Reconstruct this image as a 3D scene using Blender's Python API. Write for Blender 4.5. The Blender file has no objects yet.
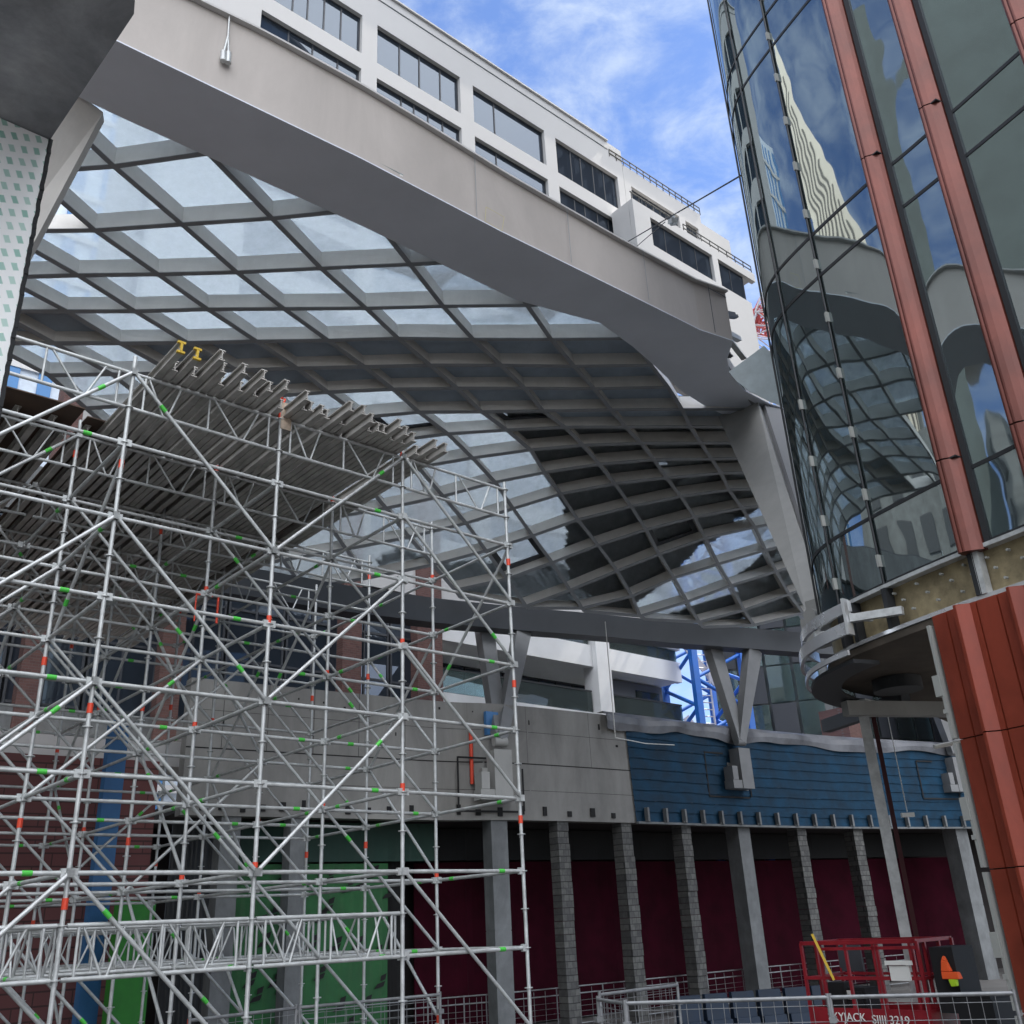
import bpy, bmesh, math, random
from mathutils import Vector, Matrix
random.seed(7)
C = bpy.context.scene.collection
SC = bpy.context.scene
# ---------------------------------------------------------------- camera
F = 956.0
CAM = Vector((0, 0, 3.0))
Zc = Vector((400 - 512, 512 + 1700, -F)).normalized()
fw = Vector((0, 0, -1))
Yc = (fw - Zc * fw.dot(Zc)).normalized()
Xc = Yc.cross(Zc)
RM = Matrix((Xc, Yc, Zc))          # camera space -> world space
cd = bpy.data.cameras.new('camera')
cam = bpy.data.objects.new('camera', cd)
C.objects.link(cam)
cam.matrix_world = Matrix.Translation(CAM) @ RM.to_4x4()
cd.sensor_width = 36
cd.lens = F / 1024 * 36
cd.clip_start = 0.05
cd.clip_end = 3000
SC.camera = cam
# ---------------------------------------------------------------- light
SUN_AZ, SUN_EL = 52.0, 56.0
w = bpy.data.worlds.new('World')
SC.world = w
w.use_nodes = True
nt = w.node_tree
nt.nodes.clear()
out = nt.nodes.new('ShaderNodeOutputWorld')
bg = nt.nodes.new('ShaderNodeBackground')
sky = nt.nodes.new('ShaderNodeTexSky')
sky.sky_type = 'NISHITA'
sky.sun_disc = False
sky.sun_elevation = math.radians(SUN_EL)
sky.sun_rotation = math.radians(SUN_AZ)
sky.air_density = 1.0
sky.dust_density = 0.2
sky.ozone_density = 2.5
tc = nt.nodes.new('ShaderNodeTexCoord')
mp = nt.nodes.new('ShaderNodeMapping')
mp.inputs['Scale'].default_value = (1.0, 1.0, 1.9)
mp.inputs['Location'].default_value = (0.35, 0.1, 0.0)
n1 = nt.nodes.new('ShaderNodeTexNoise')
n1.inputs['Scale'].default_value = 12.0
n1.inputs['Detail'].default_value = 9
n1.inputs['Roughness'].default_value = 0.62
n1.inputs['Distortion'].default_value = 0.25
n2 = nt.nodes.new('ShaderNodeTexNoise')
n2.inputs['Scale'].default_value = 1.7
n2.inputs['Detail'].default_value = 2
add = nt.nodes.new('ShaderNodeMath'); add.operation = 'ADD'
rp = nt.nodes.new('ShaderNodeMapRange'); rp.interpolation_type = 'SMOOTHSTEP'
rp.inputs[1].default_value = 0.84; rp.inputs[2].default_value = 1.36
rp.inputs[3].default_value = 0.08; rp.inputs[4].default_value = 1.0
mx = nt.nodes.new('ShaderNodeMix'); mx.data_type = 'RGBA'
mx.inputs[7].default_value = (3.4, 4.0, 5.0, 1)
L = nt.links.new
L(tc.outputs['Generated'], mp.inputs['Vector'])
L(mp.outputs[0], n1.inputs['Vector'])
L(mp.outputs[0], n2.inputs['Vector'])
mu = nt.nodes.new('ShaderNodeMapRange'); mu.inputs[3].default_value = 0.36; mu.inputs[4].default_value = 0.66
L(n1.outputs[0], add.inputs[0]); L(n2.outputs[0], mu.inputs[0]); L(mu.outputs[0], add.inputs[1])
L(add.outputs[0], rp.inputs[0])
L(rp.outputs[0], mx.inputs[0])
# bright cloud veil added behind the viewer and overhead as fill light, open blue sky ahead
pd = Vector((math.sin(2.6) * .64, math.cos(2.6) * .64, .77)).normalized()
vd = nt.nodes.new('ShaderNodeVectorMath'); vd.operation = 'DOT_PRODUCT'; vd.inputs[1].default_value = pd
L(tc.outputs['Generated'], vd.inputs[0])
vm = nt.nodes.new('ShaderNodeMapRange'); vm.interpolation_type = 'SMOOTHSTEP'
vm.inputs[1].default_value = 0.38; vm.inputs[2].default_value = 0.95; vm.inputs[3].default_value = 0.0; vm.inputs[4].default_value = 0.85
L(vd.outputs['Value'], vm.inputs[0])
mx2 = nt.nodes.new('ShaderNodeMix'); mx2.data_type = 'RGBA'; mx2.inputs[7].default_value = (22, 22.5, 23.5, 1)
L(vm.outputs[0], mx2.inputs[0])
tn = nt.nodes.new('ShaderNodeMix'); tn.data_type = 'RGBA'; tn.blend_type = 'MULTIPLY'; tn.inputs[0].default_value = 1
tn.inputs[7].default_value = (0.55, 0.70, 0.95, 1)
L(sky.outputs[0], tn.inputs[6]); L(tn.outputs[2], mx.inputs[6])
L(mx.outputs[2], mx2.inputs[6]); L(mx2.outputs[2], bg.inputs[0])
bg.inputs[1].default_value = 0.09
L(bg.outputs[0], out.inputs[0])
sd = bpy.data.lights.new('sun', 'SUN')
sd.energy = 3.6
sd.angle = math.radians(0.5)
sd.color = (1.0, 0.93, 0.82)
so = bpy.data.objects.new('sun', sd)
C.objects.link(so)
so.rotation_euler = (math.radians(90 - SUN_EL), 0, math.radians(180 - SUN_AZ))
SC.view_settings.view_transform = 'Standard'
SC.view_settings.look = 'None'
SC.view_settings.gamma = 1
SC.view_settings.exposure = 1.25
SC.cycles.max_bounces = 10
SC.cycles.transparent_max_bounces = 24
SC.cycles.diffuse_bounces = 4
SC.cycles.glossy_bounces = 4
SC.cycles.caustics_reflective = False
SC.cycles.caustics_refractive = False

# ---------------------------------------------------------------- geometry helpers
def ray(px, py):
    return (RM @ Vector((px - 512, 512 - py, -F))).normalized()
def atz(px, py, z):                      # point of the view line at a height
    d = ray(px, py); return CAM + d * ((z - CAM.z) / d.z)
def atd(px, py, D):                      # point of the view line at a horizontal distance
    d = ray(px, py); return CAM + d * (D / math.hypot(d.x, d.y))
def atp(px, py, P, n):
    d = ray(px, py); return CAM + d * ((P - CAM).dot(n) / d.dot(n))
def pol(az, D, z=0):
    a = math.radians(az); return Vector((math.sin(a) * D, math.cos(a) * D, z))
def proj(p):
    c = RM.transposed() @ (Vector(p) - CAM)
    if c.z > -0.1: return (-9999, -9999)
    return (512 + F * c.x / -c.z, 512 - F * c.y / -c.z)
TH = math.radians(48.33)
U = Vector((math.sin(TH), math.cos(TH), 0))
N = Vector((-U.y, U.x, 0))
ZZ = Vector((0, 0, 1))

class MB:
    def __init__(s): s.v = []; s.f = []; s.m = []; s.sm = []
    def face(s, pts, mi=0, sm=False):
        b = len(s.v); s.v += [Vector(p) for p in pts]
        s.f.append(list(range(b, b + len(pts)))); s.m.append(mi); s.sm.append(sm)
    def hexa(s, p, mi=0):                # p: 8 points, bottom ring then top ring
        b = len(s.v); s.v += [Vector(q) for q in p]
        for q in ((3, 2, 1, 0), (4, 5, 6, 7), (0, 1, 5, 4), (1, 2, 6, 5), (2, 3, 7, 6), (3, 0, 4, 7)):
            s.f.append([b + i for i in q]); s.m.append(mi); s.sm.append(False)
        return s
    def box(s, c, sx, sy, sz, ax=Vector((1, 0, 0)), mi=0):   # c = centre of the bottom face
        c = Vector(c); ay = Vector((-ax.y, ax.x, 0))
        r = [c + ax * (i * sx / 2) + ay * (j * sy / 2) for i, j in ((-1, -1), (1, -1), (1, 1), (-1, 1))]
        return s.hexa(r + [q + ZZ * sz for q in r], mi)
    def beam(s, a, b, wd, h, up=ZZ, mi=0, w2=None, h2=None):
        a = Vector(a); b = Vector(b); d = (b - a).normalized()
        x = d.cross(up)
        if x.length < 1e-4: x = d.cross(Vector((1, 0, 0)))
        x.normalize(); y = x.cross(d)
        w2 = wd if w2 is None else w2; h2 = h if h2 is None else h2
        r = [a + x * (i * wd / 2) + y * (j * h / 2) for i, j in ((-1, -1), (1, -1), (1, 1), (-1, 1))]
        q = [b + x * (i * w2 / 2) + y * (j * h2 / 2) for i, j in ((-1, -1), (1, -1), (1, 1), (-1, 1))]
        return s.hexa(r + q, mi)
    def tube(s, a, b, r, n=8, mi=0, cap=True, r2=None):
        a = Vector(a); b = Vector(b); d = (b - a).normalized()
        x = d.cross(ZZ)
        if x.length < 1e-3: x = Vector((1, 0, 0))
        x.normalize(); y = x.cross(d); k = len(s.v)
        r2 = r if r2 is None else r2
        for i in range(n):
            t = 2 * math.pi * i / n; o = x * math.cos(t) + y * math.sin(t)
            s.v += [a + o * r, b + o * r2]
        for i in range(n):
            j = (i + 1) % n
            s.f.append([k + 2 * i, k + 2 * i + 1, k + 2 * j + 1, k + 2 * j]); s.m.append(mi); s.sm.append(True)
        if cap:
            s.face([s.v[k + 2 * i] for i in range(n)], mi); s.face([s.v[k + 2 * i + 1] for i in reversed(range(n))], mi)
        return s
    def path(s, pts, r, n=6, mi=0):
        for a, b in zip(pts, pts[1:]): s.tube(a, b, r, n, mi)
        return s
    def prism(s, poly, z0, z1, mi=0, off=None):
        off = off or Vector((0, 0, 0)); n = len(poly); k = len(s.v)
        s.v += [Vector((p[0], p[1], z0)) for p in poly] + [Vector((p[0], p[1], z1)) + off for p in poly]
        s.f.append([k + i for i in reversed(range(n))]); s.m.append(mi); s.sm.append(False)
        s.f.append([k + n + i for i in range(n)]); s.m.append(mi); s.sm.append(False)
        for i in range(n):
            j = (i + 1) % n
            s.f.append([k + i, k + j, k + n + j, k + n + i]); s.m.append(mi); s.sm.append(False)
        return s
    def ring(s, poly, offs, z0, z1, mi=0, sm=False):   # wall band with thickness along an open plan path
        k = len(s.v); n = len(poly)
        if sm:                           # separate strips, so the smooth faces keep true normals
            A = [Vector((p[0], p[1], 0)) for p in poly]; B = [Vector((p[0] + o[0], p[1] + o[1], 0)) for p, o in zip(poly, offs)]
            for X, za, Y, zb, fl in ((A, z0, A, z1, True), (B, z1, B, z0, True), (A, z1, B, z1, False), (B, z0, A, z0, False)):
                k = len(s.v); s.v += [q for x, y in zip(X, Y) for q in (x + ZZ * za, y + ZZ * zb)]
                for i in range(n - 1): s.f.append([k + 2 * i, k + 2 * i + 2, k + 2 * i + 3, k + 2 * i + 1]); s.m.append(mi); s.sm.append(fl)
            for X, Y in ((A[0], B[0]), (A[-1], B[-1])): s.face([X + ZZ * z0, Y + ZZ * z0, Y + ZZ * z1, X + ZZ * z1], mi)
            return s
        for p, o in zip(poly, offs):
            s.v += [Vector((p[0], p[1], z0)), Vector((p[0], p[1], z1)), Vector((p[0] + o[0], p[1] + o[1], z1)), Vector((p[0] + o[0], p[1] + o[1], z0))]
        for i in range(n - 1):
            a = k + 4 * i; b = a + 4
            for q in range(4):
                r = (q + 1) % 4
                s.f.append([a + q, a + r, b + r, b + q]); s.m.append(mi); s.sm.append(sm and q in (0, 2))
        s.f.append([k, k + 3, k + 2, k + 1]); s.m.append(mi); s.sm.append(False)
        e = k + 4 * (n - 1)
        s.f.append([e, e + 1, e + 2, e + 3]); s.m.append(mi); s.sm.append(False)
        return s
    def build(s, name, mats, parent=None, fix=True):
        if not isinstance(mats, (list, tuple)): mats = [mats]
        o0 = root_loc(parent)
        me = bpy.data.meshes.new(name)
        me.from_pydata([v - o0 for v in s.v], [], s.f)
        for m in mats: me.materials.append(m)
        me.polygons.foreach_set('material_index', s.m)
        me.polygons.foreach_set('use_smooth', s.sm)
        if fix:
            bm = bmesh.new(); bm.from_mesh(me)
            bmesh.ops.recalc_face_normals(bm, faces=bm.faces)
            bm.to_mesh(me); bm.free()
        me.update()
        o = bpy.data.objects.new(name, me); C.objects.link(o)
        if parent: o.parent = parent
        return o
def root_loc(o):
    v = Vector((0, 0, 0))
    while o: v += o.location; o = o.parent
    return v
def tag(o, label=None, cat=None, group=None, kind=None):
    if label: o['label'] = label
    if cat: o['category'] = cat
    if group: o['group'] = group
    if kind: o['kind'] = kind
    return o
def thing(name, loc, label, cat, group=None):
    o = bpy.data.objects.new(name, None); C.objects.link(o); o.location = loc
    o.empty_display_size = 0.2
    return tag(o, label, cat, group)
def solo(mb, name, mats, label, cat, group=None, loc=None):   # a thing that is one mesh, origin at its base
    if loc is None:
        xs = [v.x for v in mb.v]; ys = [v.y for v in mb.v]; zs = [v.z for v in mb.v]
        loc = Vector(((min(xs) + max(xs)) / 2, (min(ys) + max(ys)) / 2, min(zs)))
    mb.v = [v - loc for v in mb.v]
    o = mb.build(name, mats); o.location = loc
    return tag(o, label, cat, group)

# ---------------------------------------------------------------- materials
def mat(name, col, rough=0.6, metal=0.0, var=0.0, scale=1.5, bump=0.0, bscale=20, col2=None, spec=0.5, streak=False, brick=None, det=6, stain=0.0, sscale=0.35):
    m = bpy.data.materials.new(name); m.use_nodes = True
    t = m.node_tree; b = t.nodes['Principled BSDF']
    b.inputs['Roughness'].default_value = rough
    b.inputs['Metallic'].default_value = metal
    b.inputs['Specular IOR Level'].default_value = spec
    b.inputs['Base Color'].default_value = (*col, 1)
    co = t.nodes.new('ShaderNodeTexCoord'); vec = co.outputs['Object']
    if streak:
        mpn = t.nodes.new('ShaderNodeMapping'); mpn.inputs['Scale'].default_value = (1, 1, 0.16)
        t.links.new(vec, mpn.inputs[0]); svec = mpn.outputs[0]
    else: svec = vec
    src = None
    if brick:
        bt = t.nodes.new('ShaderNodeTexBrick')
        sx = t.nodes.new('ShaderNodeSeparateXYZ'); cx = t.nodes.new('ShaderNodeCombineXYZ')
        ad = t.nodes.new('ShaderNodeMath'); ad.operation = 'ADD'
        t.links.new(vec, sx.inputs[0]); t.links.new(sx.outputs[0], ad.inputs[0]); t.links.new(sx.outputs[1], ad.inputs[1])
        t.links.new(ad.outputs[0], cx.inputs[0]); t.links.new(sx.outputs[2], cx.inputs[1])
        t.links.new(cx.outputs[0], bt.inputs['Vector'])
        bw, bh, c1, c2, cm = brick
        bt.inputs['Scale'].default_value = 1
        bt.inputs['Brick Width'].default_value = bw; bt.inputs['Row Height'].default_value = bh
        bt.inputs['Mortar Size'].default_value = bh * 0.07
        bt.inputs['Color1'].default_value = (*c1, 1); bt.inputs['Color2'].default_value = (*c2, 1); bt.inputs['Mortar'].default_value = (*cm, 1)
        src = bt.outputs[0]
    if var > 0 or col2:
        nz = t.nodes.new('ShaderNodeTexNoise'); nz.inputs['Scale'].default_value = scale
        nz.inputs['Detail'].default_value = det; nz.inputs['Roughness'].default_value = 0.62
        t.links.new(svec, nz.inputs['Vector'])
        r = t.nodes.new('ShaderNodeValToRGB')
        r.color_ramp.elements[0].position = 0.35; r.color_ramp.elements[1].position = 0.68
        a = col2 or tuple(c * (1 - var) for c in col)
        r.color_ramp.elements[0].color = (*a, 1)
        r.color_ramp.elements[1].color = (*(min(1, c * (1 + var)) for c in col), 1) if not col2 else (*col, 1)
        t.links.new(nz.outputs[0], r.inputs[0])
        if src:
            mm = t.nodes.new('ShaderNodeMix'); mm.data_type = 'RGBA'; mm.blend_type = 'OVERLAY'
            mm.inputs[0].default_value = 0.5
            t.links.new(src, mm.inputs[6]); t.links.new(r.outputs[0], mm.inputs[7]); src = mm.outputs[2]
        else: src = r.outputs[0]
        rr = t.nodes.new('ShaderNodeMapRange'); rr.inputs[3].default_value = max(0, rough - 0.12); rr.inputs[4].default_value = min(1, rough + 0.12)
        t.links.new(nz.outputs[0], rr.inputs[0]); t.links.new(rr.outputs[0], b.inputs['Roughness'])
    if stain > 0:
        ns = t.nodes.new('ShaderNodeTexNoise'); ns.inputs['Scale'].default_value = sscale; ns.inputs['Detail'].default_value = 9
        ns.inputs['Roughness'].default_value = 0.7; ns.inputs['Distortion'].default_value = 0.6
        m9 = t.nodes.new('ShaderNodeMapping'); m9.inputs['Scale'].default_value = (1, 1, 0.45); m9.inputs['Location'].default_value = (3.1, 1.7, 0.4)
        t.links.new(vec, m9.inputs[0]); t.links.new(m9.outputs[0], ns.inputs['Vector'])
        r9 = t.nodes.new('ShaderNodeMapRange'); r9.inputs[1].default_value = 0.38; r9.inputs[2].default_value = 0.62
        r9.inputs[3].default_value = 1 - stain; r9.inputs[4].default_value = 1 + stain * 0.3
        t.links.new(ns.outputs[0], r9.inputs[0])
        mm9 = t.nodes.new('ShaderNodeMix'); mm9.data_type = 'RGBA'; mm9.blend_type = 'MULTIPLY'; mm9.inputs[0].default_value = 1
        if src: t.links.new(src, mm9.inputs[6])
        else: mm9.inputs[6].default_value = (*col, 1)
        t.links.new(r9.outputs[0], mm9.inputs[7]); src = mm9.outputs[2]
    if src: t.links.new(src, b.inputs['Base Color'])
    if bump > 0:
        nb = t.nodes.new('ShaderNodeTexNoise'); nb.inputs['Scale'].default_value = bscale; nb.inputs['Detail'].default_value = 5
        t.links.new(vec, nb.inputs['Vector'])
        bp = t.nodes.new('ShaderNodeBump'); bp.inputs['Strength'].default_value = 0.6; bp.inputs['Distance'].default_value = bump
        t.links.new(nb.outputs[0], bp.inputs['Height']); t.links.new(bp.outputs[0], b.inputs['Normal'])
    return m
def glassmat(name, tint, refl, trans, body, wav=0.0, wsc=0.6, rough=0.0, diff=0.0, ior=1.6, boost=0.0, tlf=0.55):
    # coated glazing: reflection (fresnel boosted) over tinted see-through over a faint body colour
    m = bpy.data.materials.new(name); m.use_nodes = True
    t = m.node_tree; t.nodes.clear()
    o = t.nodes.new('ShaderNodeOutputMaterial')
    gl = t.nodes.new('ShaderNodeBsdfGlossy'); gl.inputs['Roughness'].default_value = rough; gl.inputs[0].default_value = (*refl, 1)
    tr = t.nodes.new('ShaderNodeBsdfTransparent'); tr.inputs[0].default_value = (*tint, 1)
    df = t.nodes.new('ShaderNodeBsdfDiffuse'); df.inputs[0].default_value = (*body, 1)
    tl = t.nodes.new('ShaderNodeBsdfTranslucent'); tl.inputs[0].default_value = (*body, 1)
    m0 = t.nodes.new('ShaderNodeMixShader'); m0.inputs[0].default_value = tlf
    t.links.new(df.outputs[0], m0.inputs[1]); t.links.new(tl.outputs[0], m0.inputs[2])
    m1 = t.nodes.new('ShaderNodeMixShader')
    t.links.new(tr.outputs[0], m1.inputs[1]); t.links.new(m0.outputs[0], m1.inputs[2])
    m2 = t.nodes.new('ShaderNodeMixShader')
    fr = t.nodes.new('ShaderNodeFresnel'); fr.inputs[0].default_value = ior
    bo = t.nodes.new('ShaderNodeMapRange'); bo.inputs[3].default_value = boost; bo.inputs[4].default_value = 1.0
    t.links.new(fr.outputs[0], bo.inputs[0]); t.links.new(bo.outputs[0], m2.inputs[0])
    t.links.new(m1.outputs[0], m2.inputs[1]); t.links.new(gl.outputs[0], m2.inputs[2])
    t.links.new(m2.outputs[0], o.inputs[0])
    co = t.nodes.new('ShaderNodeTexCoord')
    nz = t.nodes.new('ShaderNodeTexNoise'); nz.inputs['Scale'].default_value = 2.3; nz.inputs['Detail'].default_value = 7; nz.inputs['Roughness'].default_value = 0.7
    t.links.new(co.outputs['Object'], nz.inputs['Vector'])
    rr = t.nodes.new('ShaderNodeMapRange'); rr.inputs[1].default_value = 0.35; rr.inputs[2].default_value = 0.7
    rr.inputs[3].default_value = max(0, 1 - trans - diff); rr.inputs[4].default_value = min(1, 1 - trans + diff)
    t.links.new(nz.outputs[0], rr.inputs[0]); t.links.new(rr.outputs[0], m1.inputs[0])
    if wav > 0:
        nb = t.nodes.new('ShaderNodeTexNoise'); nb.inputs['Scale'].default_value = wsc; nb.inputs['Detail'].default_value = 1.5
        t.links.new(co.outputs['Object'], nb.inputs['Vector'])
        bp = t.nodes.new('ShaderNodeBump'); bp.inputs['Strength'].default_value = 1; bp.inputs['Distance'].default_value = wav
        t.links.new(nb.outputs[0], bp.inputs['Height'])
        t.links.new(bp.outputs[0], gl.inputs['Normal'])
    return m
M = {}
M['steelwhite'] = mat('painted_steel', (0.80, 0.785, 0.75), 0.55, var=0.05, scale=0.8, stain=0.08, sscale=1.2)
M['flange'] = mat('rib_flange', (0.30, 0.32, 0.345), 0.6, var=0.1)
M['legsteel'] = mat('leg_steel', (0.40, 0.40, 0.385), 0.55, var=0.06, stain=0.12, sscale=0.8)
M['midsteel'] = mat('bracket_steel', (0.21, 0.215, 0.22), 0.6, var=0.1)
M['fence'] = mat('fence_steel', (0.26, 0.27, 0.28), 0.5, metal=0.4, var=0.2, scale=8)
M['fascia'] = mat('fascia_steel', (0.50, 0.46, 0.43), 0.6, var=0.05, scale=0.5, streak=True, stain=0.10, sscale=0.5)
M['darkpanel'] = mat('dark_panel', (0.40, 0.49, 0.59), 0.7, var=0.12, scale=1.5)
M['ringsteel'] = mat('ring_steel', (0.075, 0.083, 0.095), 0.6, var=0.1, scale=0.8)
M['galv'] = mat('galvanised_steel', (0.54, 0.56, 0.56), 0.5, metal=0.35, var=0.18, scale=6)
M['alu'] = mat('mill_aluminium', (0.48, 0.46, 0.43), 0.5, metal=0.4, var=0.2, scale=3)
M['ply'] = mat('plywood', (0.075, 0.045, 0.03), 0.8, var=0.3, scale=2)
M['red'] = mat('red_tape', (0.75, 0.07, 0.03), 0.5)
M['green'] = mat('green_tape', (0.08, 0.55, 0.07), 0.5)
M['yellow'] = mat('yellow_paint', (0.62, 0.42, 0.04), 0.5)
M['concrete'] = mat('concrete', (0.33, 0.325, 0.305), 0.85, col2=(0.23, 0.225, 0.215), scale=0.7, bump=0.008, bscale=4, stain=0.2, sscale=0.5, streak=True)
M['concsmooth'] = mat('concrete_column', (0.19, 0.20, 0.205), 0.85, var=0.15, scale=2, bump=0.004, stain=0.25, sscale=0.8)
M['concdark'] = mat('dark_concrete', (0.42, 0.41, 0.41), 0.9, col2=(0.25, 0.25, 0.26), scale=1.6, bump=0.02, bscale=5, stain=0.35, sscale=1.1)
M['block'] = mat('block_column', (0.3, 0.3, 0.3), 0.9, var=0.5, scale=7, brick=(0.28, 0.19, (0.18, 0.18, 0.17), (0.10, 0.10, 0.10), (0.07, 0.07, 0.07)), bump=0.02, bscale=9)
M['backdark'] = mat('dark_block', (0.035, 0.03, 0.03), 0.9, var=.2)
M['hole'] = mat('black_gap', (0.015, 0.015, 0.016), 0.9)
M['maroon'] = mat('maroon_sheet', (0.034, 0.003, 0.009), 0.9, spec=0.1, var=0.25, scale=1.2, bump=0.03, bscale=1.6)
M['greensheet'] = mat('green_sheet', (0.015, 0.115, 0.03), 0.6, var=0.2, scale=1.3, bump=0.02, bscale=2)
M['teal'] = mat('dark_green_sheet', (0.02, 0.06, 0.045), 0.7, var=0.2, scale=1)
M['bluemem'] = mat('blue_membrane', (0.003, 0.034, 0.072), 0.7, spec=0.25, var=0.35, scale=1.4, streak=False, bump=0.02, bscale=3)
M['film'] = mat('grey_film', (0.13, 0.135, 0.15), 0.45, var=0.25, scale=1.2, bump=0.05, bscale=2.2)
M['wbuild'] = mat('white_render', (0.56, 0.555, 0.55), 0.8, var=0.04, scale=0.25)
M['balwhite'] = mat('white_balcony', (0.80, 0.81, 0.82), 0.7, var=0.03)
M['wframe'] = mat('dark_frame', (0.05, 0.055, 0.065), 0.5)
M['terra'] = mat('copper_metal', (0.145, 0.038, 0.026), 0.36, metal=0.35, var=0.18, scale=0.9, stain=0.25, sscale=1.5)
M['clad'] = mat('rust_red_cladding', (0.25, 0.045, 0.024), 0.42, metal=0.1, var=0.14, scale=0.8, spec=0.35, stain=0.25, sscale=1.0)
M['gold'] = mat('foil_insulation', (0.33, 0.27, 0.16), 0.55, metal=0.2, var=0.35, scale=3, bump=0.01, bscale=9)
M['chrome'] = mat('bright_aluminium', (0.80, 0.82, 0.84), 0.25, metal=0.6, var=0.05, scale=2)
M['duct'] = mat('dark_gasket', (0.02, 0.022, 0.025), 0.5)
M['soffit'] = mat('raw_soffit', (0.085, 0.07, 0.055), 0.85, var=0.35, scale=1.4)
M['bluesteel'] = mat('blue_steel', (0.02, 0.16, 0.62), 0.45, var=0.08)
M['cranered'] = mat('crane_red', (0.62, 0.12, 0.11), 0.5)
M['cranewhite'] = mat('crane_white', (0.75, 0.72, 0.72), 0.5)
M['liftred'] = mat('lift_red', (0.24, 0.010, 0.018), 0.42, var=0.15, scale=4)
M['black'] = mat('black_plastic', (0.010, 0.011, 0.013), 0.75)
M['tyre'] = mat('tyre', (0.03, 0.03, 0.03), 0.9)
M['orange'] = mat('orange_cloth', (0.95, 0.12, 0.02), 0.7)
M['lime'] = mat('lime_cloth', (0.55, 0.85, 0.03), 0.7)
M['paper'] = mat('white_paper', (0.75, 0.75, 0.72), 0.7)
M['brick'] = mat('red_brick', (0.5, 0.5, 0.5), 0.9, var=0.15, scale=3, brick=(0.23, 0.08, (0.17, 0.085, 0.075), (0.12, 0.06, 0.055), (0.15, 0.125, 0.12)))
M['hoard'] = mat('brown_hoarding', (0.26, 0.12, 0.115), 0.85, var=0.15, scale=1, brick=(1.2, 0.3, (0.26, 0.125, 0.12), (0.22, 0.1, 0.1), (0.1, 0.06, 0.06)))
M['ground'] = mat('ground', (0.14, 0.135, 0.13), 0.9, var=0.3, scale=0.4, bump=0.02, bscale=3)
M['beige'] = mat('beige_stone', (0.78, 0.71, 0.60), 0.8, var=0.06, scale=0.2)
M['bluepanel'] = mat('blue_panel', (0.06, 0.20, 0.44), 0.5, var=0.1)
M['barrier'] = mat('barrier_blue', (0.004, 0.02, 0.05), 0.55, var=.2)
M['clip'] = mat('white_clip', (0.36, 0.37, 0.35), 0.5)
M['winglass'] = glassmat('window_glass', (0.10, 0.13, 0.16), (0.7, 0.78, 0.88), 0.3, (0.085, 0.11, 0.15), ior=1.5, boost=0.06)
M['balglass'] = glassmat('balustrade_glass', (0.6, 0.78, 0.76), (0.8, 0.85, 0.85), 0.75, (0.4, 0.5, 0.5), ior=1.5)
M['roofglass'] = glassmat('dusty_roof_glass', (0.88, 0.94, 0.97), (0.8, 0.85, 0.9), 0.50, (0.88, 0.94, 0.98), ior=1.35, diff=0.09, tlf=0.85)
M['towerglass'] = glassmat('tower_glass', (0.12, 0.18, 0.19), (0.72, 0.83, 0.86), 0.5, (0.065, 0.095, 0.095), wav=0.016, wsc=0.55, ior=1.5, boost=0.36, rough=0.02, diff=0.12)
M['whitefilm'] = glassmat('white_film', (0.9, 0.92, 0.93), (0.8, 0.8, 0.8), 0.2, (0.75, 0.77, 0.78), ior=1.3, diff=0.15)
# the printed protective wrap on the near column: pale film with slanted green marks
m = bpy.data.materials.new('printed_wrap'); m.use_nodes = True
t = m.node_tree; b = t.nodes['Principled BSDF']; b.inputs['Roughness'].default_value = 0.45
co = t.nodes.new('ShaderNodeUVMap')
mp_ = t.nodes.new('ShaderNodeMapping'); mp_.inputs['Rotation'].default_value = (0, 0, math.radians(22)); mp_.inputs['Scale'].default_value = (1, 1, 1)
bt = t.nodes.new('ShaderNodeTexBrick')
bt.inputs['Scale'].default_value = 1; bt.inputs['Brick Width'].default_value = 0.062; bt.inputs['Row Height'].default_value = 0.078
bt.inputs['Mortar Size'].default_value = 0.02; bt.inputs['Mortar Smooth'].default_value = 0.25
bt.inputs['Color1'].default_value = (0.27, 0.5, 0.43, 1); bt.inputs['Color2'].default_value = (0.5, 0.68, 0.62, 1); bt.inputs['Mortar'].default_value = (0.88, 0.9, 0.9, 1)
bt.offset = 0.5
t.links.new(co.outputs[0], mp_.inputs[0]); t.links.new(mp_.outputs[0], bt.inputs['Vector']); t.links.new(bt.outputs[0], b.inputs['Base Color'])
nb = t.nodes.new('ShaderNodeTexNoise'); nb.inputs['Scale'].default_value = 5
bp = t.nodes.new('ShaderNodeBump'); bp.inputs['Distance'].default_value = 0.02; bp.inputs['Strength'].default_value = 0.5
t.links.new(nb.outputs[0], bp.inputs['Height']); t.links.new(bp.outputs[0], b.inputs['Normal'])
M['wrap'] = m

# ---------------------------------------------------------------- ground
g = MB(); g.face([(-1500, -1500, 0), (1500, -1500, 0), (1500, 1500, 0), (-1500, 1500, 0)])
tag(g.build('ground', M['ground']), kind='structure')
p = MB(); p.prism([(-14, -6), (5, -6), (5, 6), (-14, 6)], 0.004, 1.4)
tag(p.build('pavement', M['concsmooth']), kind='structure')
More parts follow.
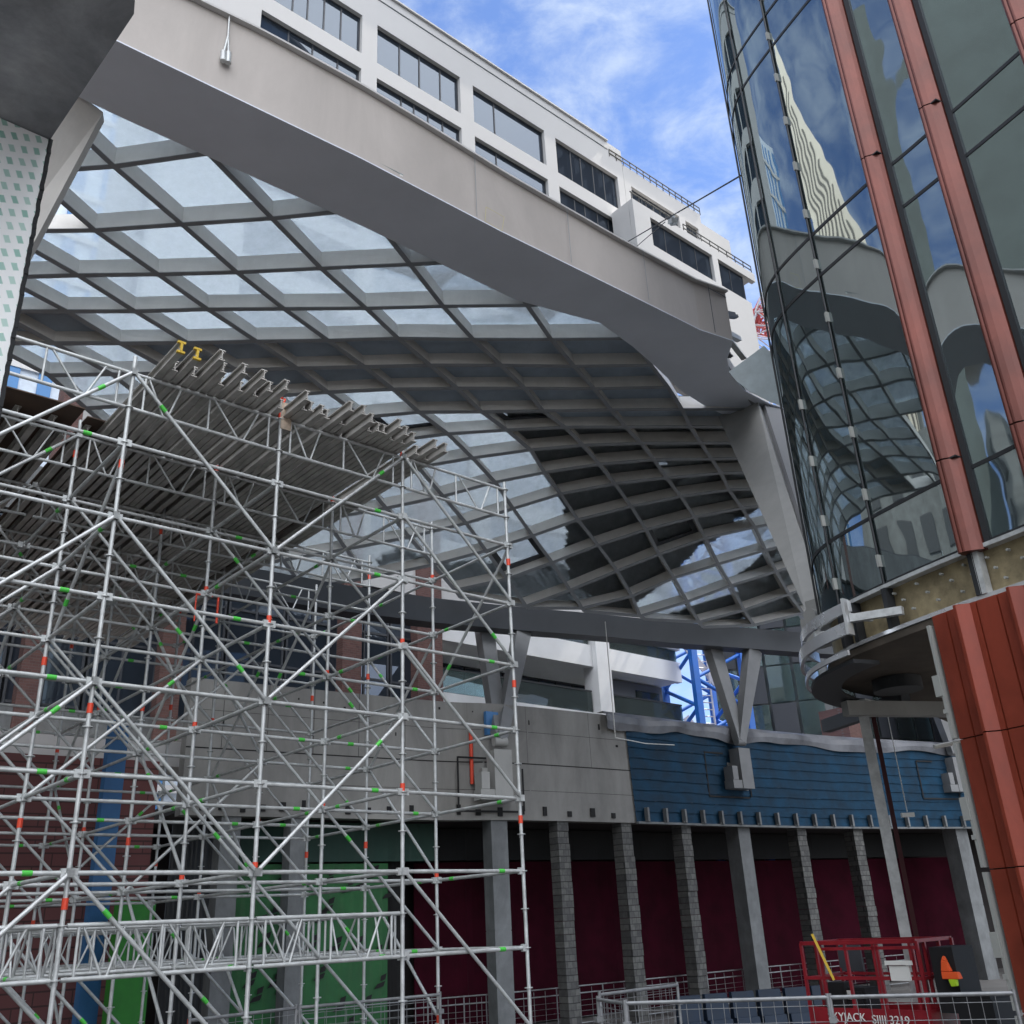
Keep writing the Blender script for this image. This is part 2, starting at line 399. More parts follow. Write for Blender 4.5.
# ================================================================ CONCRETE PODIUM
def smooth_path(pts, n=6):
    P = [Vector((p[0], p[1])) for p in pts]; out = []
    P = [P[0] * 2 - P[1]] + P + [P[-1] * 2 - P[-2]]
    for i in range(1, len(P) - 2):
        a, b, c, d = P[i - 1], P[i], P[i + 1], P[i + 2]
        for k in range(n):
            t = k / n
            out.append(0.5 * ((2 * b) + (c - a) * t + (2 * a - 5 * b + 4 * c - d) * t * t + (3 * b - a - 3 * c + d) * t ** 3))
    out.append(P[-2]); return out
def normals(path):                       # left-hand normals of a plan path
    r = []
    for i in range(len(path)):
        a = path[max(0, i - 1)]; b = path[min(len(path) - 1, i + 1)]
        d = (b - a).normalized(); r.append(Vector((-d.y, d.x)))
    return r
def path_at(path, px, z):                # where an azimuth crosses a plan path
    d = ray(px, 826); az = math.atan2(d.x, d.y)
    for i in range(len(path) - 1):
        a, b = path[i], path[i + 1]
        f = lambda q: q.x * math.cos(az) - q.y * math.sin(az)
        if f(a) * f(b) <= 0:
            t = f(a) / (f(a) - f(b)); return a + (b - a) * t, (b - a).normalized(), i + t
    return path[-1], (path[-1] - path[-2]).normalized(), len(path) - 1
WP = smooth_path([(-8.94, 25.53), (-2.92, 29.87), (-0.48, 31.1), (3.83, 34.31), (7.7, 37.47), (13.14, 41.26), (20.39, 45.23), (30, 50.2)], 6)
WN = normals(WP)
WZ = (6.0, 9.6)
pod = thing('concrete_podium', (8, 37, 0), 'long raw concrete wall on a row of columns, its right half wrapped in blue', 'building')
wm = MB(); wm.ring(WP, [n * 0.45 for n in WN], *WZ)
# formwork joints, tie holes and black pockets belong to the wall's surface
def wallpt(i, z, off): 
    k = int(i); t = i - k; k = min(k, len(WP) - 2)
    q = WP[k].lerp(WP[k + 1], t) - WN[k] * off; return Vector((q.x, q.y, z))
def pxi(px): return path_at(WP, px, 6)[2]
i1 = pxi(640)
for z in (7.72,):
    st = [wallpt(i1 * k / 24, z, 0.004) for k in range(25)]
    for a, b in zip(st, st[1:]): wm.face([a, b, b + ZZ * 0.035, a + ZZ * 0.035], 1)
for z in (6.9, 8.75):
    st = [wallpt(i1 * k / 24, z, 0.003) for k in range(25)]
    for a, b in zip(st, st[1:]): wm.face([a, b, b + ZZ * 0.012, a + ZZ * 0.012], 1)
for px in (215, 262, 310, 357, 405, 470, 531, 596):
    i = pxi(px); a = wallpt(i, 7.76, 0.004); b = wallpt(i + 0.012, 7.76, 0.004)
    wm.face([a, b, b + ZZ * 1.84, a + ZZ * 1.84], 1)
px = 200
while px < 632:
    i = pxi(px); q = wallpt(i, 6.12 + random.uniform(-.02, .06), 0.012); d = Vector((*(WP[int(i) + 1] - WP[int(i)]).normalized(), 0))
    wm.box(q, random.uniform(.1, .19), 0.06, random.uniform(.16, .3), d, 1); px += 19 + random.random() * 6
for px in range(215, 630, 15):
    if random.random() < 0.8:
        i = pxi(px + random.random() * 8); q = wallpt(i, random.choice((8.3, 9.05, 8.9)) + random.random() * 0.3, 0.006); d = Vector((*(WP[int(i) + 1] - WP[int(i)]).normalized(), 0))
        wm.box(q, 0.03 + .07 * random.random() ** 2, 0.02, 0.04 + 0.16 * random.random() ** 2, d, 1)
wm.build('wall', [M['concrete'], M['hole']], pod)
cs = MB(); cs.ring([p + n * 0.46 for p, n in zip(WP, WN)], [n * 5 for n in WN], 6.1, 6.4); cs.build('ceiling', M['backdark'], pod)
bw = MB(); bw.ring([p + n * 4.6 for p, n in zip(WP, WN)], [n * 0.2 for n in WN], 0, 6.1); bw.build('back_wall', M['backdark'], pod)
# blue membrane with lapped strips, over the right part of the wall
i0 = pxi(636); bmz = MB(); n = 60; rows = 9
for r in range(rows):
    z0 = 6.02 + r * 0.36; z1 = z0 + 0.375
    pr = None
    for k in range(n + 1):
        i = i0 + (len(WP) - 1.01 - i0) * k / n
        w_ = 0.012 * math.sin(k * 1.3 + r) + 0.008 * math.sin(k * 3.1 + r * 2)
        j = i - (0.14 * (r / rows) if k == 0 else 0)
        c = (wallpt(j, z0 + w_, 0.06), wallpt(j, z1 + w_, 0.025))
        if pr: bmz.face([pr[0], c[0], c[1], pr[1]], 0, False)
        pr = c
bmz.build('blue_membrane', M['bluemem'], pod, fix=False)
# a lighter patch and dark tape outlines round the brackets
lip = MB(); st = [wallpt(i0 + (len(WP) - 1.01 - i0) * k / 40, 6.0, 0.09) for k in range(41)]
for a, b in zip(st, st[1:]): lip.beam(a, b, 0.14, 0.07)
lip.build('drip_rail', M['concsmooth'], pod)
px = 645
while px < 975:
    i = pxi(px); q = wallpt(i, 6.04, 0.16); d = Vector((*(WP[int(i) + 1] - WP[int(i)]).normalized(), 0))
    b_ = MB(); b_.box(q, 0.09, 0.16, 0.46, d); b_.box(q - ZZ * 0.0, 0.2, 0.05, 0.05, d); b_.build('bracket', M['concsmooth'], pod)
    px += 18.6
# columns
for px, kind, wd in ((160, 's', .62), (232, 's', .62), (301, 's', .6), (500, 's', .66), (564, 'b', .52), (628, 'b', .55), (687, 'b', .56), (745, 's', .74), (802, 'b', .6), (858, 'b', .6), (962, 's', .85)):
    q, d, i = path_at(WP, px, 6)
    nn = WN[min(int(i), len(WN) - 1)]; q = q + nn * (wd / 2 + 0.03)
    c_ = MB(); d3 = Vector((d.x, d.y, 0)); wd *= .86
    if kind == 's':
        c_.box((q.x, q.y, 0), wd, wd, 2.85, d3); c_.box((q.x, q.y, 2.85), wd - .02, wd - .02, 0.03, d3); c_.box((q.x, q.y, 2.88), wd, wd, 3.22, d3)
    else:
        z = 0.0
        while z < 6.05:
            h = min(0.38, 6.09 - z); o = (random.random() - .5) * 0.02
            c_.box((q.x + o, q.y - o, z), wd + o, wd + o, h - 0.012, d3); z += 0.38
    c_.build('column', M['concsmooth'] if kind == 's' else M['block'], pod)
# hoardings behind the columns
def hoard(px0, px1, off, z0, z1, m, name, label, cat, wav=0.03):
    a = pxi(px0); b = pxi(px1); mb = MB(); nn = 40
    for k in range(nn):
        ps = []
        for q in (k, k + 1):
            i = a + (b - a) * q / nn; p0 = wallpt(i, 0, -off - wav * math.sin(q * 2.1)); ps.append(p0)
        mb.hexa([ps[0] + ZZ * z0, ps[1] + ZZ * z0, ps[1] + ZZ * z0 + Vector((-.03, .03, 0)), ps[0] + ZZ * z0 + Vector((-.03, .03, 0)),
                 ps[0] + ZZ * z1, ps[1] + ZZ * z1, ps[1] + ZZ * z1 + Vector((-.03, .03, 0)), ps[0] + ZZ * z1 + Vector((-.03, .03, 0))])
    return mb
h = hoard(455, 1000, 3.2, 0.05, 5.0, 0, '', '', '')
solo(h, 'hoarding', M['maroon'], 'long dark maroon sheeting hung behind the podium columns', 'hoarding')
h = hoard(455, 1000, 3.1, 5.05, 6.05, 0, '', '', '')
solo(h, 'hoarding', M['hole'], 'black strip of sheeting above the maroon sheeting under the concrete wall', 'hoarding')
h = hoard(262, 413, 1.6, 0.05, 4.9, 0, '', '', '', 0.01)
for k in range(30):    # black printed marks of the sheet
    i = pxi(270 + random.random() * 138); z = 0.4 + random.random() * 4.2; q = wallpt(i, z, -1.55)
    d = Vector((*(WP[int(i) + 1] - WP[int(i)]).normalized(), 0))
    h.face([q, q + d * .3 + ZZ * .06, q + d * .36 + ZZ * .2, q + d * .1 + ZZ * .13], 1)
    h.face([q + ZZ * .2 + d * .2, q + d * .36 + ZZ * .24, q + d * .4 + ZZ * .4, q + d * .22 + ZZ * .34], 1)
solo(h, 'hoarding', [M['greensheet'], M['hole']], 'wide green sheeting printed with black marks, behind the scaffold legs', 'hoarding')
h = hoard(262, 455, 1.5, 4.95, 6.05, 0, '', '', '', 0.01)
solo(h, 'hoarding', M['teal'], 'very dark green strip above the green printed sheeting', 'hoarding')
h = hoard(413, 430, 1.9, 0.05, 5.0, 0, '', '', '', 0.01)
solo(h, 'hoarding', M['hole'], 'narrow black strip between the green and the maroon sheeting', 'hoarding')
h = hoard(187, 250, 1.2, 0.05, 5.9, 0, '', '', '', 0.01)
solo(h, 'hoarding', M['duct'], 'dark grey sheeting between the two leftmost podium columns', 'hoarding')
# bright green panels further left, blue pole panel, brown hoarding, grey slab
def slab(az0, D0, az1, D1, z0, z1, m, name, label, cat, th=0.15):
    a = pol(az0, D0); b = pol(az1, D1); mb = MB()
    d = (b - a).normalized(); nn = Vector((-d.y, d.x, 0)) * th
    mb.hexa([a + ZZ * z0, b + ZZ * z0, b + nn + ZZ * z0, a + nn + ZZ * z0, a + ZZ * z1, b + ZZ * z1, b + nn + ZZ * z1, a + nn + ZZ * z1])
    return solo(mb, name, m, label, cat)
slab(-21.9, 24.5, -20.1, 25.2, 0, 3.9, mat('bright_green', (0.04, 0.26, 0.03), 0.6, var=.15), 'hoarding', 'bright green board standing upright beside the leftmost podium column', 'hoarding')
slab(-23.3, 25, -22.35, 25.3, 0, 8.0, M['bluepanel'], 'panel', 'tall blue upright panel behind the scaffold next to the brown brick wall', 'panel')
slab(-36, 26, -20.6, 27.4, 0, 7.4, M['hoard'], 'brick_wall', 'reddish brown wall seen through the scaffold at lower left', 'wall', 0.3)
slab(-36, 27.5, -17.5, 30, 7.6, 8.3, M['wbuild'], 'walkway', 'white walkway edge behind the scaffold above the brown wall', 'walkway', 1.5)
slab(-36, 34, -17.0, 36, 8.2, 12.0, glassmat('street_glass', (.4, .5, .6), (.8, .85, .9), .3, (.42, .50, .58)), 'glass_screen', 'pale blue glass front behind the scaffold above the white walkway', 'glass front', .1)

# grey film draped along the wall top
tp = MB(); i0 = pxi(612); n = 300; prev = None
for k in range(n + 1):
    i = i0 + (len(WP) - 1.02 - i0) * k / n
    f = lambda s, q: math.sin(k * s * .5 + q)
    col = []
    drop = 0.46 + 0.07 * f(.17, 0) + .03 * f(.41, 1)
    for t_, o in ((0, -0.3), (0.0, 0.0), (0.25, 0.14), (0.6, 0.16), (1.0, 0.12)):
        z = 9.72 - t_ * drop * 1.25
        col.append(wallpt(i, z + (.02 * f(.3, t_ * 4) if t_ else 0), o + (0.05 * f(.31, t_ * 1.5) + .02 * f(.77, t_ * 2)) * (t_ > 0)))
    if prev:
        for a in range(4): tp.face([prev[a], col[a], col[a + 1], prev[a + 1]], 0, True)
    prev = col
solo(tp, 'tarpaulin', M['film'], 'wrinkled grey plastic film draped along the top of the blue wall', 'tarpaulin')
# hanging cord loop left of the film
cd_ = MB(); q = wallpt(pxi(616), 0, .35); q2 = wallpt(pxi(676), 0, .35)
cd_.path([q + ZZ * 12.9, q + ZZ * 8.75, q + (q2 - q) * .5 + ZZ * 8.65, q2 + ZZ * 8.7], 0.018, 5)
solo(cd_, 'cord', M['paper'], 'thin white cord hanging in front of the concrete wall beside the grey film', 'cord')
# red pipe and wall box near the left bracket
rb = MB(); q = wallpt(pxi(472), 7.05, .12); rb.tube(q, q + ZZ * 1.65, .06, 8); solo(rb, 'pipe', M['red'], 'short red upright pipe on the concrete wall left of the grey bracket', 'pipe')
bb = MB(); q = wallpt(pxi(494), 8.55, .1); bb.box(q, .5, .12, .75, U); solo(bb, 'patch_board', M['bluepanel'], 'small blue board on the concrete wall behind the V strut', 'board')
rl = MB(); a0, b0 = pxi(300), pxi(900)
for z in (1.15, 0.95, 0.12):
    pts = [wallpt(a0 + (b0 - a0) * k / 14, z, -0.9) for k in range(15)]; rl.path(pts, 0.022, 6)
for k in range(61): q = wallpt(a0 + (b0 - a0) * k / 60, 0.0, -0.9); rl.tube(q + ZZ * .0, q + ZZ * (1.15 if k % 4 == 0 else 1.1), 0.022 if k % 4 == 0 else 0.008, 5)
for z in (.3, .45, .6, .75): rl.path([wallpt(a0 + (b0 - a0) * k / 14, z, -0.9) for k in range(15)], 0.005, 4)
solo(rl, 'railing', M['fence'], 'low grey mesh guard rail running between the podium columns and the maroon sheeting', 'railing')

# ================================================================ CANOPY
rows_ = {
18:{'f':(703,627),'g':(754,625),'h':(803,613),'i':(838,603)},19:{'h':(812,630),'i':(850,622)},
-1:{'c':(-48,118),'d':(50,106),'e':(150,95),'f':(280,85)}, 
0:{'c':(28,172),'d':(114,166),'e':(208,155),'f':(325,146)},
1:{'a':(-95,228),'b':(0,231),'c':(95,230),'d':(182,224),'e':(272,218),'f':(366,211)},
2:{'z':(-80,272),'a':(2,277),'b':(78,275),'c':(158,274),'d':(237,272),'e':(321,268),'f':(410,264),'g':(500,262)},
3:{'z':(-5,311),'a':(67,311),'b':(135,311),'c':(208,309),'d':(284,308.5),'e':(366,308),'f':(443,306),'g':(527,305)},
4:{'z':(54,343),'a':(120,343),'b':(187.5,342.5),'c':(256.6,341),'d':(328,340),'e':(398,338),'f':(473,339),'g':(551,339),'h':(632,340)},
5:{'z':(112,374),'a':(175,373),'b':(237,370),'c':(297,368),'d':(364,366.5),'e':(430,365),'f':(501,365),'g':(574,366),'h':(651,365)},
6:{'z':(150,404),'a':(214,400),'b':(272,396),'c':(328,392),'d':(393,389),'e':(457,388),'f':(524.5,388),'g':(594,388.5),'h':(668,387)},
7:{'z':(184,434),'a':(245,428),'b':(303,423),'c':(362,417),'d':(419,412),'e':(481.5,411.6),'f':(543,410.7),'g':(611,409.6),'h':(682,409),'i':(757,409)},
8:{'z':(214,466),'a':(274,458),'b':(333,450),'c':(390,441),'d':(447.7,433.6),'e':(506.8,429.8),'f':(564.8,427),'g':(625.4,426.8),'h':(690,426.6),'i':(758,427)},
9:{'z':(240,498),'a':(301,488),'b':(361,478),'c':(418,467),'d':(472.4,457.7),'e':(530.4,449.7),'f':(583,445),'g':(641,443),'h':(700.6,442.8),'i':(763,443)},
10:{'z':(262,530),'a':(325,519),'b':(386,508),'c':(443,496),'d':(495,482),'e':(544.4,472.3),'f':(599,464),'g':(653.8,459.4),'h':(711.4,458.8),'i':(770,458)},
11:{'z':(283,560),'a':(346,549),'b':(409,537),'c':(466,523),'d':(513,508.4),'e':(560.5,493.8),'f':(614.7,483.4),'g':(666.4,477.6),'h':(721,473),'i':(777,472)},
12:{'z':(303,588),'a':(367,578),'b':(433,564.7),'c':(486,550.7),'d':(532.5,535.7),'e':(577.7,519.6),'f':(631,506.3),'g':(680.6,496.2),'h':(729,489.7),'i':(784,488)},
13:{'b':(455,590),'c':(507,578.7),'d':(552,562.5),'e':(598,545),'f':(646,529.5),'g':(694.5,517),'h':(741.8,508),'i':(792,503)},
14:{'b':(460,597),'c':(526,606),'d':(570,590),'e':(617,570.7),'f':(659,554.2),'g':(705.3,538),'h':(754.7,527),'i':(800,518)},
15:{'c':(528,608),'d':(582,608),'e':(632,596),'f':(674,577.8),'g':(718,564),'h':(765.4,550),'i':(808,539)},
16:{'d':(584,611),'e':(640,616),'f':(687,601.5),'g':(731,585.4),'h':(776,571.4),'i':(816,560)},
17:{'e':(645,619),'f':(699,622),'g':(744,610),'h':(789,594),'i':(824,582)},
}
b1 = atz(211, 158, 18); b2 = atz(600, 320, 18); r1 = atz(290, 595, 13); r2 = atz(790, 645, 13)
def sdist(p, a, b):
    d = Vector((b.x - a.x, b.y - a.y)).normalized(); return (p.x - a.x) * -d.y + (p.y - a.y) * d.x
def roof_z(p):
    s1 = sdist(p, b1, b2); s2 = -sdist(p, r1, r2); q = min(1.2, s1 / (s1 + s2))
    return 18 - 5 * q * q if q > 0 else 18.0
def on_roof(px, py):
    d = ray(px, py); t = 8.0
    while t < 80:
        p = CAM + d * t
        if p.z > roof_z(p): break
        t += 0.02
    return p
ks = 'yzabcdefghijk'
for r in rows_:                          # one more node at both ends of each row
    R_ = rows_[r]; kk = [k for k in ks if k in R_]
    a, b = R_[kk[0]], R_[kk[1]]; i = ks.index(kk[0])
    if r not in (-1, 0, 13, 18, 19, 14, 15, 16, 17) and i > 0: R_[ks[i - 1]] = (2 * a[0] - b[0], 2 * a[1] - b[1])
    a, b = R_[kk[-1]], R_[kk[-2]]; i = ks.index(kk[-1])
    if r < 5: R_[ks[i + 1]] = (2 * a[0] - b[0], 2 * a[1] - b[1])
node = {(r, k): on_roof(*xy) for r in rows_ for k, xy in rows_[r].items()}
# top side: 0.5 m above along the surface normal
def nrm(r, k):
    i = ks.index(k)
    def g(rr, ii):
        return node.get((rr, ks[ii])) if 0 <= ii < len(ks) else None
    a = g(r, i + 1) or node[r, k]; b = g(r, i - 1) or node[r, k]
    c = g(r + 1, i) or node[r, k]; d = g(r - 1, i) or node[r, k]
    v = (a - b).cross(c - d)
    if v.length < 1e-6: return ZZ.copy()
    v.normalize()
    return v if v.z > 0 else -v
fa_, fb_ = atz(119, 42, 18), atz(733, 341, 18)
fd_ = (fb_ - fa_).normalized(); fn_ = Vector((-fd_.y, fd_.x, 0))
for q in node:                           # nothing runs out past the edge beam
    s_ = (node[q] - fa_).dot(fn_)
    if s_ < .5: node[q] = node[q] + fn_ * (.5 - s_) + ZZ * .12
    elif node[q].z > 17.97 and s_ < 1.9: node[q] = node[q] + ZZ * .06
nn_ = {q: nrm(*q) for q in node}
FD = 0.50
top = {q: node[q] + nn_[q] * FD for q in node}
can = thing('glass_canopy', (4, 30, 0), 'big curved grid roof of glass panels between the white edge beam and concrete wall', 'canopy')
def strip(keys, name):
    mb = MB(); T = 0.035
    for a, b in zip(keys, keys[1:]):
        d = (node[b] - node[a]).normalized()
        x0 = d.cross(nn_[a]).normalized() * T; x1 = d.cross(nn_[b]).normalized() * T
        ta = top[a] + nn_[a] * .0; tb = top[b]
        mb.hexa([node[a] - x0, node[b] - x1, node[b] + x1, node[a] + x0, ta - x0, tb - x1, tb + x1, ta + x0])
        # wider bottom flange
        fa, fb = node[a] - nn_[a] * .02, node[b] - nn_[b] * .02
        mb.hexa([fa - x0 * 1.7, fb - x1 * 1.7, fb + x1 * 1.7, fa + x0 * 1.7, node[a] - x0 * 1.7 - nn_[a] * .002, node[b] - x1 * 1.7 - nn_[b] * .002, node[b] + x1 * 1.7 - nn_[b] * .002, node[a] + x0 * 1.7 - nn_[a] * .002], 1)
    return mb.build(name, [M['steelwhite'], M['flange']], can)
for k in ks:
    seq = [(r, k) for r in sorted(rows_) if (r, k) in node]
    if len(seq) > 1: strip(seq, 'rib')
for r in sorted(rows_):
    seq = [(r, k) for k in ks if (r, k) in node]
    if len(seq) > 1: strip(seq, 'purlin')
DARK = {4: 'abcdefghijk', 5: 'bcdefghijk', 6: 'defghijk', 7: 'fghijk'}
glass = []
for r in sorted(rows_):
    for i in range(len(ks) - 1):
        a, b, c, d = (r, ks[i]), (r, ks[i + 1]), (r + 1, ks[i + 1]), (r + 1, ks[i])
        if all(q in node for q in (a, b, c, d)):
            q = [top[a], top[b], top[c], top[d]]
            xy = [proj(v) for v in q]; ar = abs(sum(xy[j][0] * xy[(j + 1) % 4][1] - xy[(j + 1) % 4][0] * xy[j][1] for j in range(4)))
            vis = any(0 < x < 1024 and 0 < y < 1024 for x, y in xy)
            if vis: glass.append((ar, r, ks[i], q, sum((nn_[v] for v in (a, b, c, d)), Vector()) / 4))
glass.sort(key=lambda t: -t[0])
rest = MB(); restd = MB(); cnt = 0
for ar, r, k, q, n in glass:
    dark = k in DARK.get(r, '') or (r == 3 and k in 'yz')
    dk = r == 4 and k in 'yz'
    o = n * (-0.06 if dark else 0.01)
    def pane(mb):
        f = [v + o for v in q]; mb.hexa(f + [v + n * 0.03 for v in f])
    if cnt < 98 + 0:
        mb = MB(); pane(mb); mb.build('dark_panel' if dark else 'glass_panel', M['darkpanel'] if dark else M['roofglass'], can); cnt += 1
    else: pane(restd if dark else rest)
if rest.f: tag(rest.build('glass_panel', M['roofglass'], can), kind='stuff')
if restd.f: tag(restd.build('dark_panel', M['darkpanel'], can), kind='stuff')
# small opening rooflight frames
for (r, k) in ((7, 'c'), (7, 'e'), (13, 'f'), (12, 'c')):
    ks_i = ks.index(k); q = [node.get((r, k)), node.get((r, ks[ks_i + 1])), node.get((r + 1, ks[ks_i + 1])), node.get((r + 1, k))]
    n = nn_[r, k]; cc = sum(q, Vector()) / 4
    o = [cc + (v - cc) * .97 + n * .42 for v in q]; ii = [cc + (v - cc) * .72 + n * .42 for v in q]
    mb = MB()
    for j in range(4):
        e = (j + 1) % 4; mb.hexa([o[j], o[e], ii[e], ii[j], o[j] + n * .05, o[e] + n * .05, ii[e] + n * .05, ii[j] + n * .05])
    mb.build('rooflight_frame', M['ringsteel'], can)

# film lying on the roof, and a dark sheet standing in for a reflection
def roof_sheet(inside, name, m, label, lift, bump=0.0, sub=10):
    mb = MB()
    for r in sorted(rows_):
        for i in range(len(ks) - 1):
            qs = [(r, ks[i]), (r, ks[i + 1]), (r + 1, ks[i + 1]), (r + 1, ks[i])]
            if not all(q in node for q in qs): continue
            q = [top[v] + nn_[v] * lift for v in qs]; n = nn_[qs[0]]
            def P(s, t): return (q[0] * (1 - s) + q[1] * s) * (1 - t) + (q[3] * (1 - s) + q[2] * s) * t
            for a in range(sub):
                for b in range(sub):
                    c = P((a + .5) / sub, (b + .5) / sub)
                    if inside(*proj(c)):
                        pts = [P(a / sub, b / sub), P((a + 1) / sub, b / sub), P((a + 1) / sub, (b + 1) / sub), P(a / sub, (b + 1) / sub)]
                        if bump:
                            pts = [v + n * bump * (1 + math.sin(v.x * 7.3) * math.sin(v.y * 6.1 + v.z * 5) + .6 * math.sin(v.x * 17 + v.y * 13)) for v in pts]
                        mb.face(pts, 0, bump > 0)
    # thickness
    o = solo(mb, name, m, label, 'cover')
    md = o.modifiers.new('solid', 'SOLIDIFY'); md.thickness = 0.012; md.offset = 1
    return o
def inpoly(P):
    def f(x, y):
        c = False
        for i in range(len(P)):
            (x0, y0), (x1, y1) = P[i], P[i - 1]
            if (y0 > y) != (y1 > y) and x < (x1 - x0) * (y - y0) / (y1 - y0) + x0: c = not c
        return c
    return f
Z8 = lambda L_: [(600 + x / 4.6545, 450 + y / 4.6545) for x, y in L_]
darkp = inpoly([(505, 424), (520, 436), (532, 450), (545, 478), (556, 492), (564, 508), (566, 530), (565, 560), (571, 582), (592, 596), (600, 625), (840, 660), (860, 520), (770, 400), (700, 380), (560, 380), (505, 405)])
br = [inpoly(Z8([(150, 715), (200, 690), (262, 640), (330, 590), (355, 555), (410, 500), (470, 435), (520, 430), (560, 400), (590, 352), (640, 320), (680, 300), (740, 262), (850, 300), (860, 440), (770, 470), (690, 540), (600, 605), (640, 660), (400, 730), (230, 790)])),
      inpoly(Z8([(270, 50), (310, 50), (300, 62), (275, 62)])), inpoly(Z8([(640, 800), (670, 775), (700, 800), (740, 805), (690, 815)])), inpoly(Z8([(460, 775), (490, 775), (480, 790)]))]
roof_sheet(lambda x, y: darkp(x, y) and not any(b(x, y) for b in br), 'film_or_reflection', mat('dark_reflection', (0.03, 0.042, 0.046), 0.5, var=.3, scale=1), 'dark green sheet with ragged edge imitating the dark reflection in the right canopy glass', 0.06, 0.0, 12)  # dark reflection in the glass, painted as a sheet cut to its outline
wp = inpoly([(375, 560), (400, 545), (440, 562), (480, 556), (520, 572), (560, 560), (585, 575), (600, 600), (590, 612), (480, 612), (380, 600)])
roof_sheet(wp, 'film_or_reflection', M['whitefilm'], 'crumpled white film lying along the low edge of the canopy glass', 0.05, 0.05, 8)

# ring beam along the low side
rb_px = [(-60, 563), (120, 580), (250, 596), (343, 611), (440, 623), (520, 630), (600, 636), (675, 643), (798, 652), (860, 656)]
rz = [12.0, 12.1, 12.3, 12.45, 12.7, 12.9, 13.0, 13.0, 13.0, 13.0]
rp_ = [atz(x, y, z) for (x, y), z in zip(rb_px, rz)]
mb = MB()
for a, b in zip(rp_, rp_[1:]):
    d = (b - a).normalized(); n = Vector((-d.y, d.x, 0)).normalized()
    a2, b2_ = a - d * 0.02, b + d * 0.02
    mb.hexa([a2, b2_, b2_ + n * .7, a2 + n * .7, a2 + ZZ * .85 - n * .1, b2_ + ZZ * .85 - n * .1, b2_ + ZZ * .85 + n * .7, a2 + ZZ * .85 + n * .7])
mb.build('ring_beam', M['ringsteel'], can)
# edge beam: box girder with fascia and soffit
obt = [(119, 42), (360, 158), (502, 232), (640, 300), (700, 330), (733, 341)]
tpx = [(-40, -112), (190, 1), (262, 36), (329, 73), (420, 124), (520, 182), (621, 239), (732, 297)]
ob = [atz(x, y, 18) for x, y in obt]
ob.insert(0, ob[0] + (ob[0] - ob[1]) * 1.2)
bd = (ob[-1] - ob[1]); bd.z = 0; bd.normalize(); bn = Vector((-bd.y, bd.x, 0))
tops = [atp(x, y, ob[1], bn) for x, y in tpx]
def topz(p):
    u = (p - tops[0]).dot(bd)
    for a, b in zip(tops, tops[1:]):
        ua, ub = (a - tops[0]).dot(bd), (b - tops[0]).dot(bd)
        if u <= ub or b is tops[-1]: return a.z + (b.z - a.z) * (u - ua) / (ub - ua)
fas = MB()
NS = 40; path = []
for a, b in zip(ob, ob[1:]):
    for k in range(8): path.append(a.lerp(b, k / 8))
path.append(ob[-1])
for a, b in zip(path, path[1:]):
    ta, tb = max(19.3, topz(a)), max(19.3, topz(b))
    fas.hexa([a, b, b + bn * .05, a + bn * .05, Vector((a.x, a.y, ta)), Vector((b.x, b.y, tb)), Vector((b.x, b.y, tb)) + bn * .05, Vector((a.x, a.y, ta)) + bn * .05])
for s in (0.13, 0.30, 0.47, 0.64, 0.80, 0.955):   # plate seams
    q = ob[1].lerp(ob[-1], s) - bn * .004; fas.box(q, 0.022 if s > .9 else .012, 0.006, topz(q) - 18, bd, 1 if s > .9 else 2)
q = ob[1].lerp(ob[-1], .955) - bn * .004; e_ = ob[-1] - bn * .004
fas.beam(Vector((q.x, q.y, topz(q) - .12)), Vector((e_.x, e_.y, topz(e_) - .14)), .006, .03, mi=1)
for x0, y0, x1, y1 in ((486, 207, 504, 217), (504, 217, 502, 231), (502, 231, 485, 221), (485, 221, 486, 207)):   # chalked square
    a_, b_ = atp(x0, y0, ob[1], bn) - bn * .004, atp(x1, y1, ob[1], bn) - bn * .004; fas.beam(a_, b_, .004, .012, mi=3)
fo = fas.build('fascia', [M['fascia'], M['ringsteel'], M['flange'], mat('chalk', (.6, .55, .3), .8)], can)
# top edge: lighter flashing
fl = MB()
for a, b in zip(path, path[1:]):
    fl.beam(Vector((a.x, a.y, max(19.3, topz(a)) + .03)) - bn * .04, Vector((b.x, b.y, max(19.3, topz(b)) + .03)) - bn * .04, .16, .05)
fl.build('flashing', M['wbuild'], can)
inn = [(-60, 60), (60, 88), (118, 116), (211, 158), (360, 225), (516, 300), (600, 323), (632, 346), (655, 366), (680, 390), (705, 406), (722, 414), (790, 413)]
outp = [(-200, -130), (40, 5), (119, 42), (360, 158), (502, 232), (640, 300), (700, 330), (733, 341), (727, 360), (731, 375), (745, 391), (770, 404), (800, 414)]
inn3 = [atz(x, y, 17.94) for x, y in inn]; out3 = [atz(x, y, 17.96) for x, y in outp]
out3[0] = ob[0]; out3[1] = ob[0].lerp(ob[1], .5)
so_ = MB()
for i in range(len(inn3) - 1):
    a, b, c, d = inn3[i], inn3[i + 1], out3[i + 1], out3[i]
    so_.hexa([a, d, c, b] and [d, c, b, a] + [v + ZZ * (.03) for v in (d, c, b, a)])
so_.build('soffit', mat('soffit_steel', (0.76, 0.81, 0.90), .6, var=.04, scale=.6), can)
inw = MB()                               # inner web and top of the girder
for a, b in zip(inn3[:8], inn3[1:8]):
    inw.hexa([a + ZZ * .56 - bn * .1, b + ZZ * .56 - bn * .1, b + ZZ * .56, a + ZZ * .56, a + ZZ * 1.0 - bn * .1, b + ZZ * 1.0 - bn * .1, b + ZZ * 1.0, a + ZZ * 1.0])
inw.build('inner_web', M['steelwhite'], can)
tw = MB()
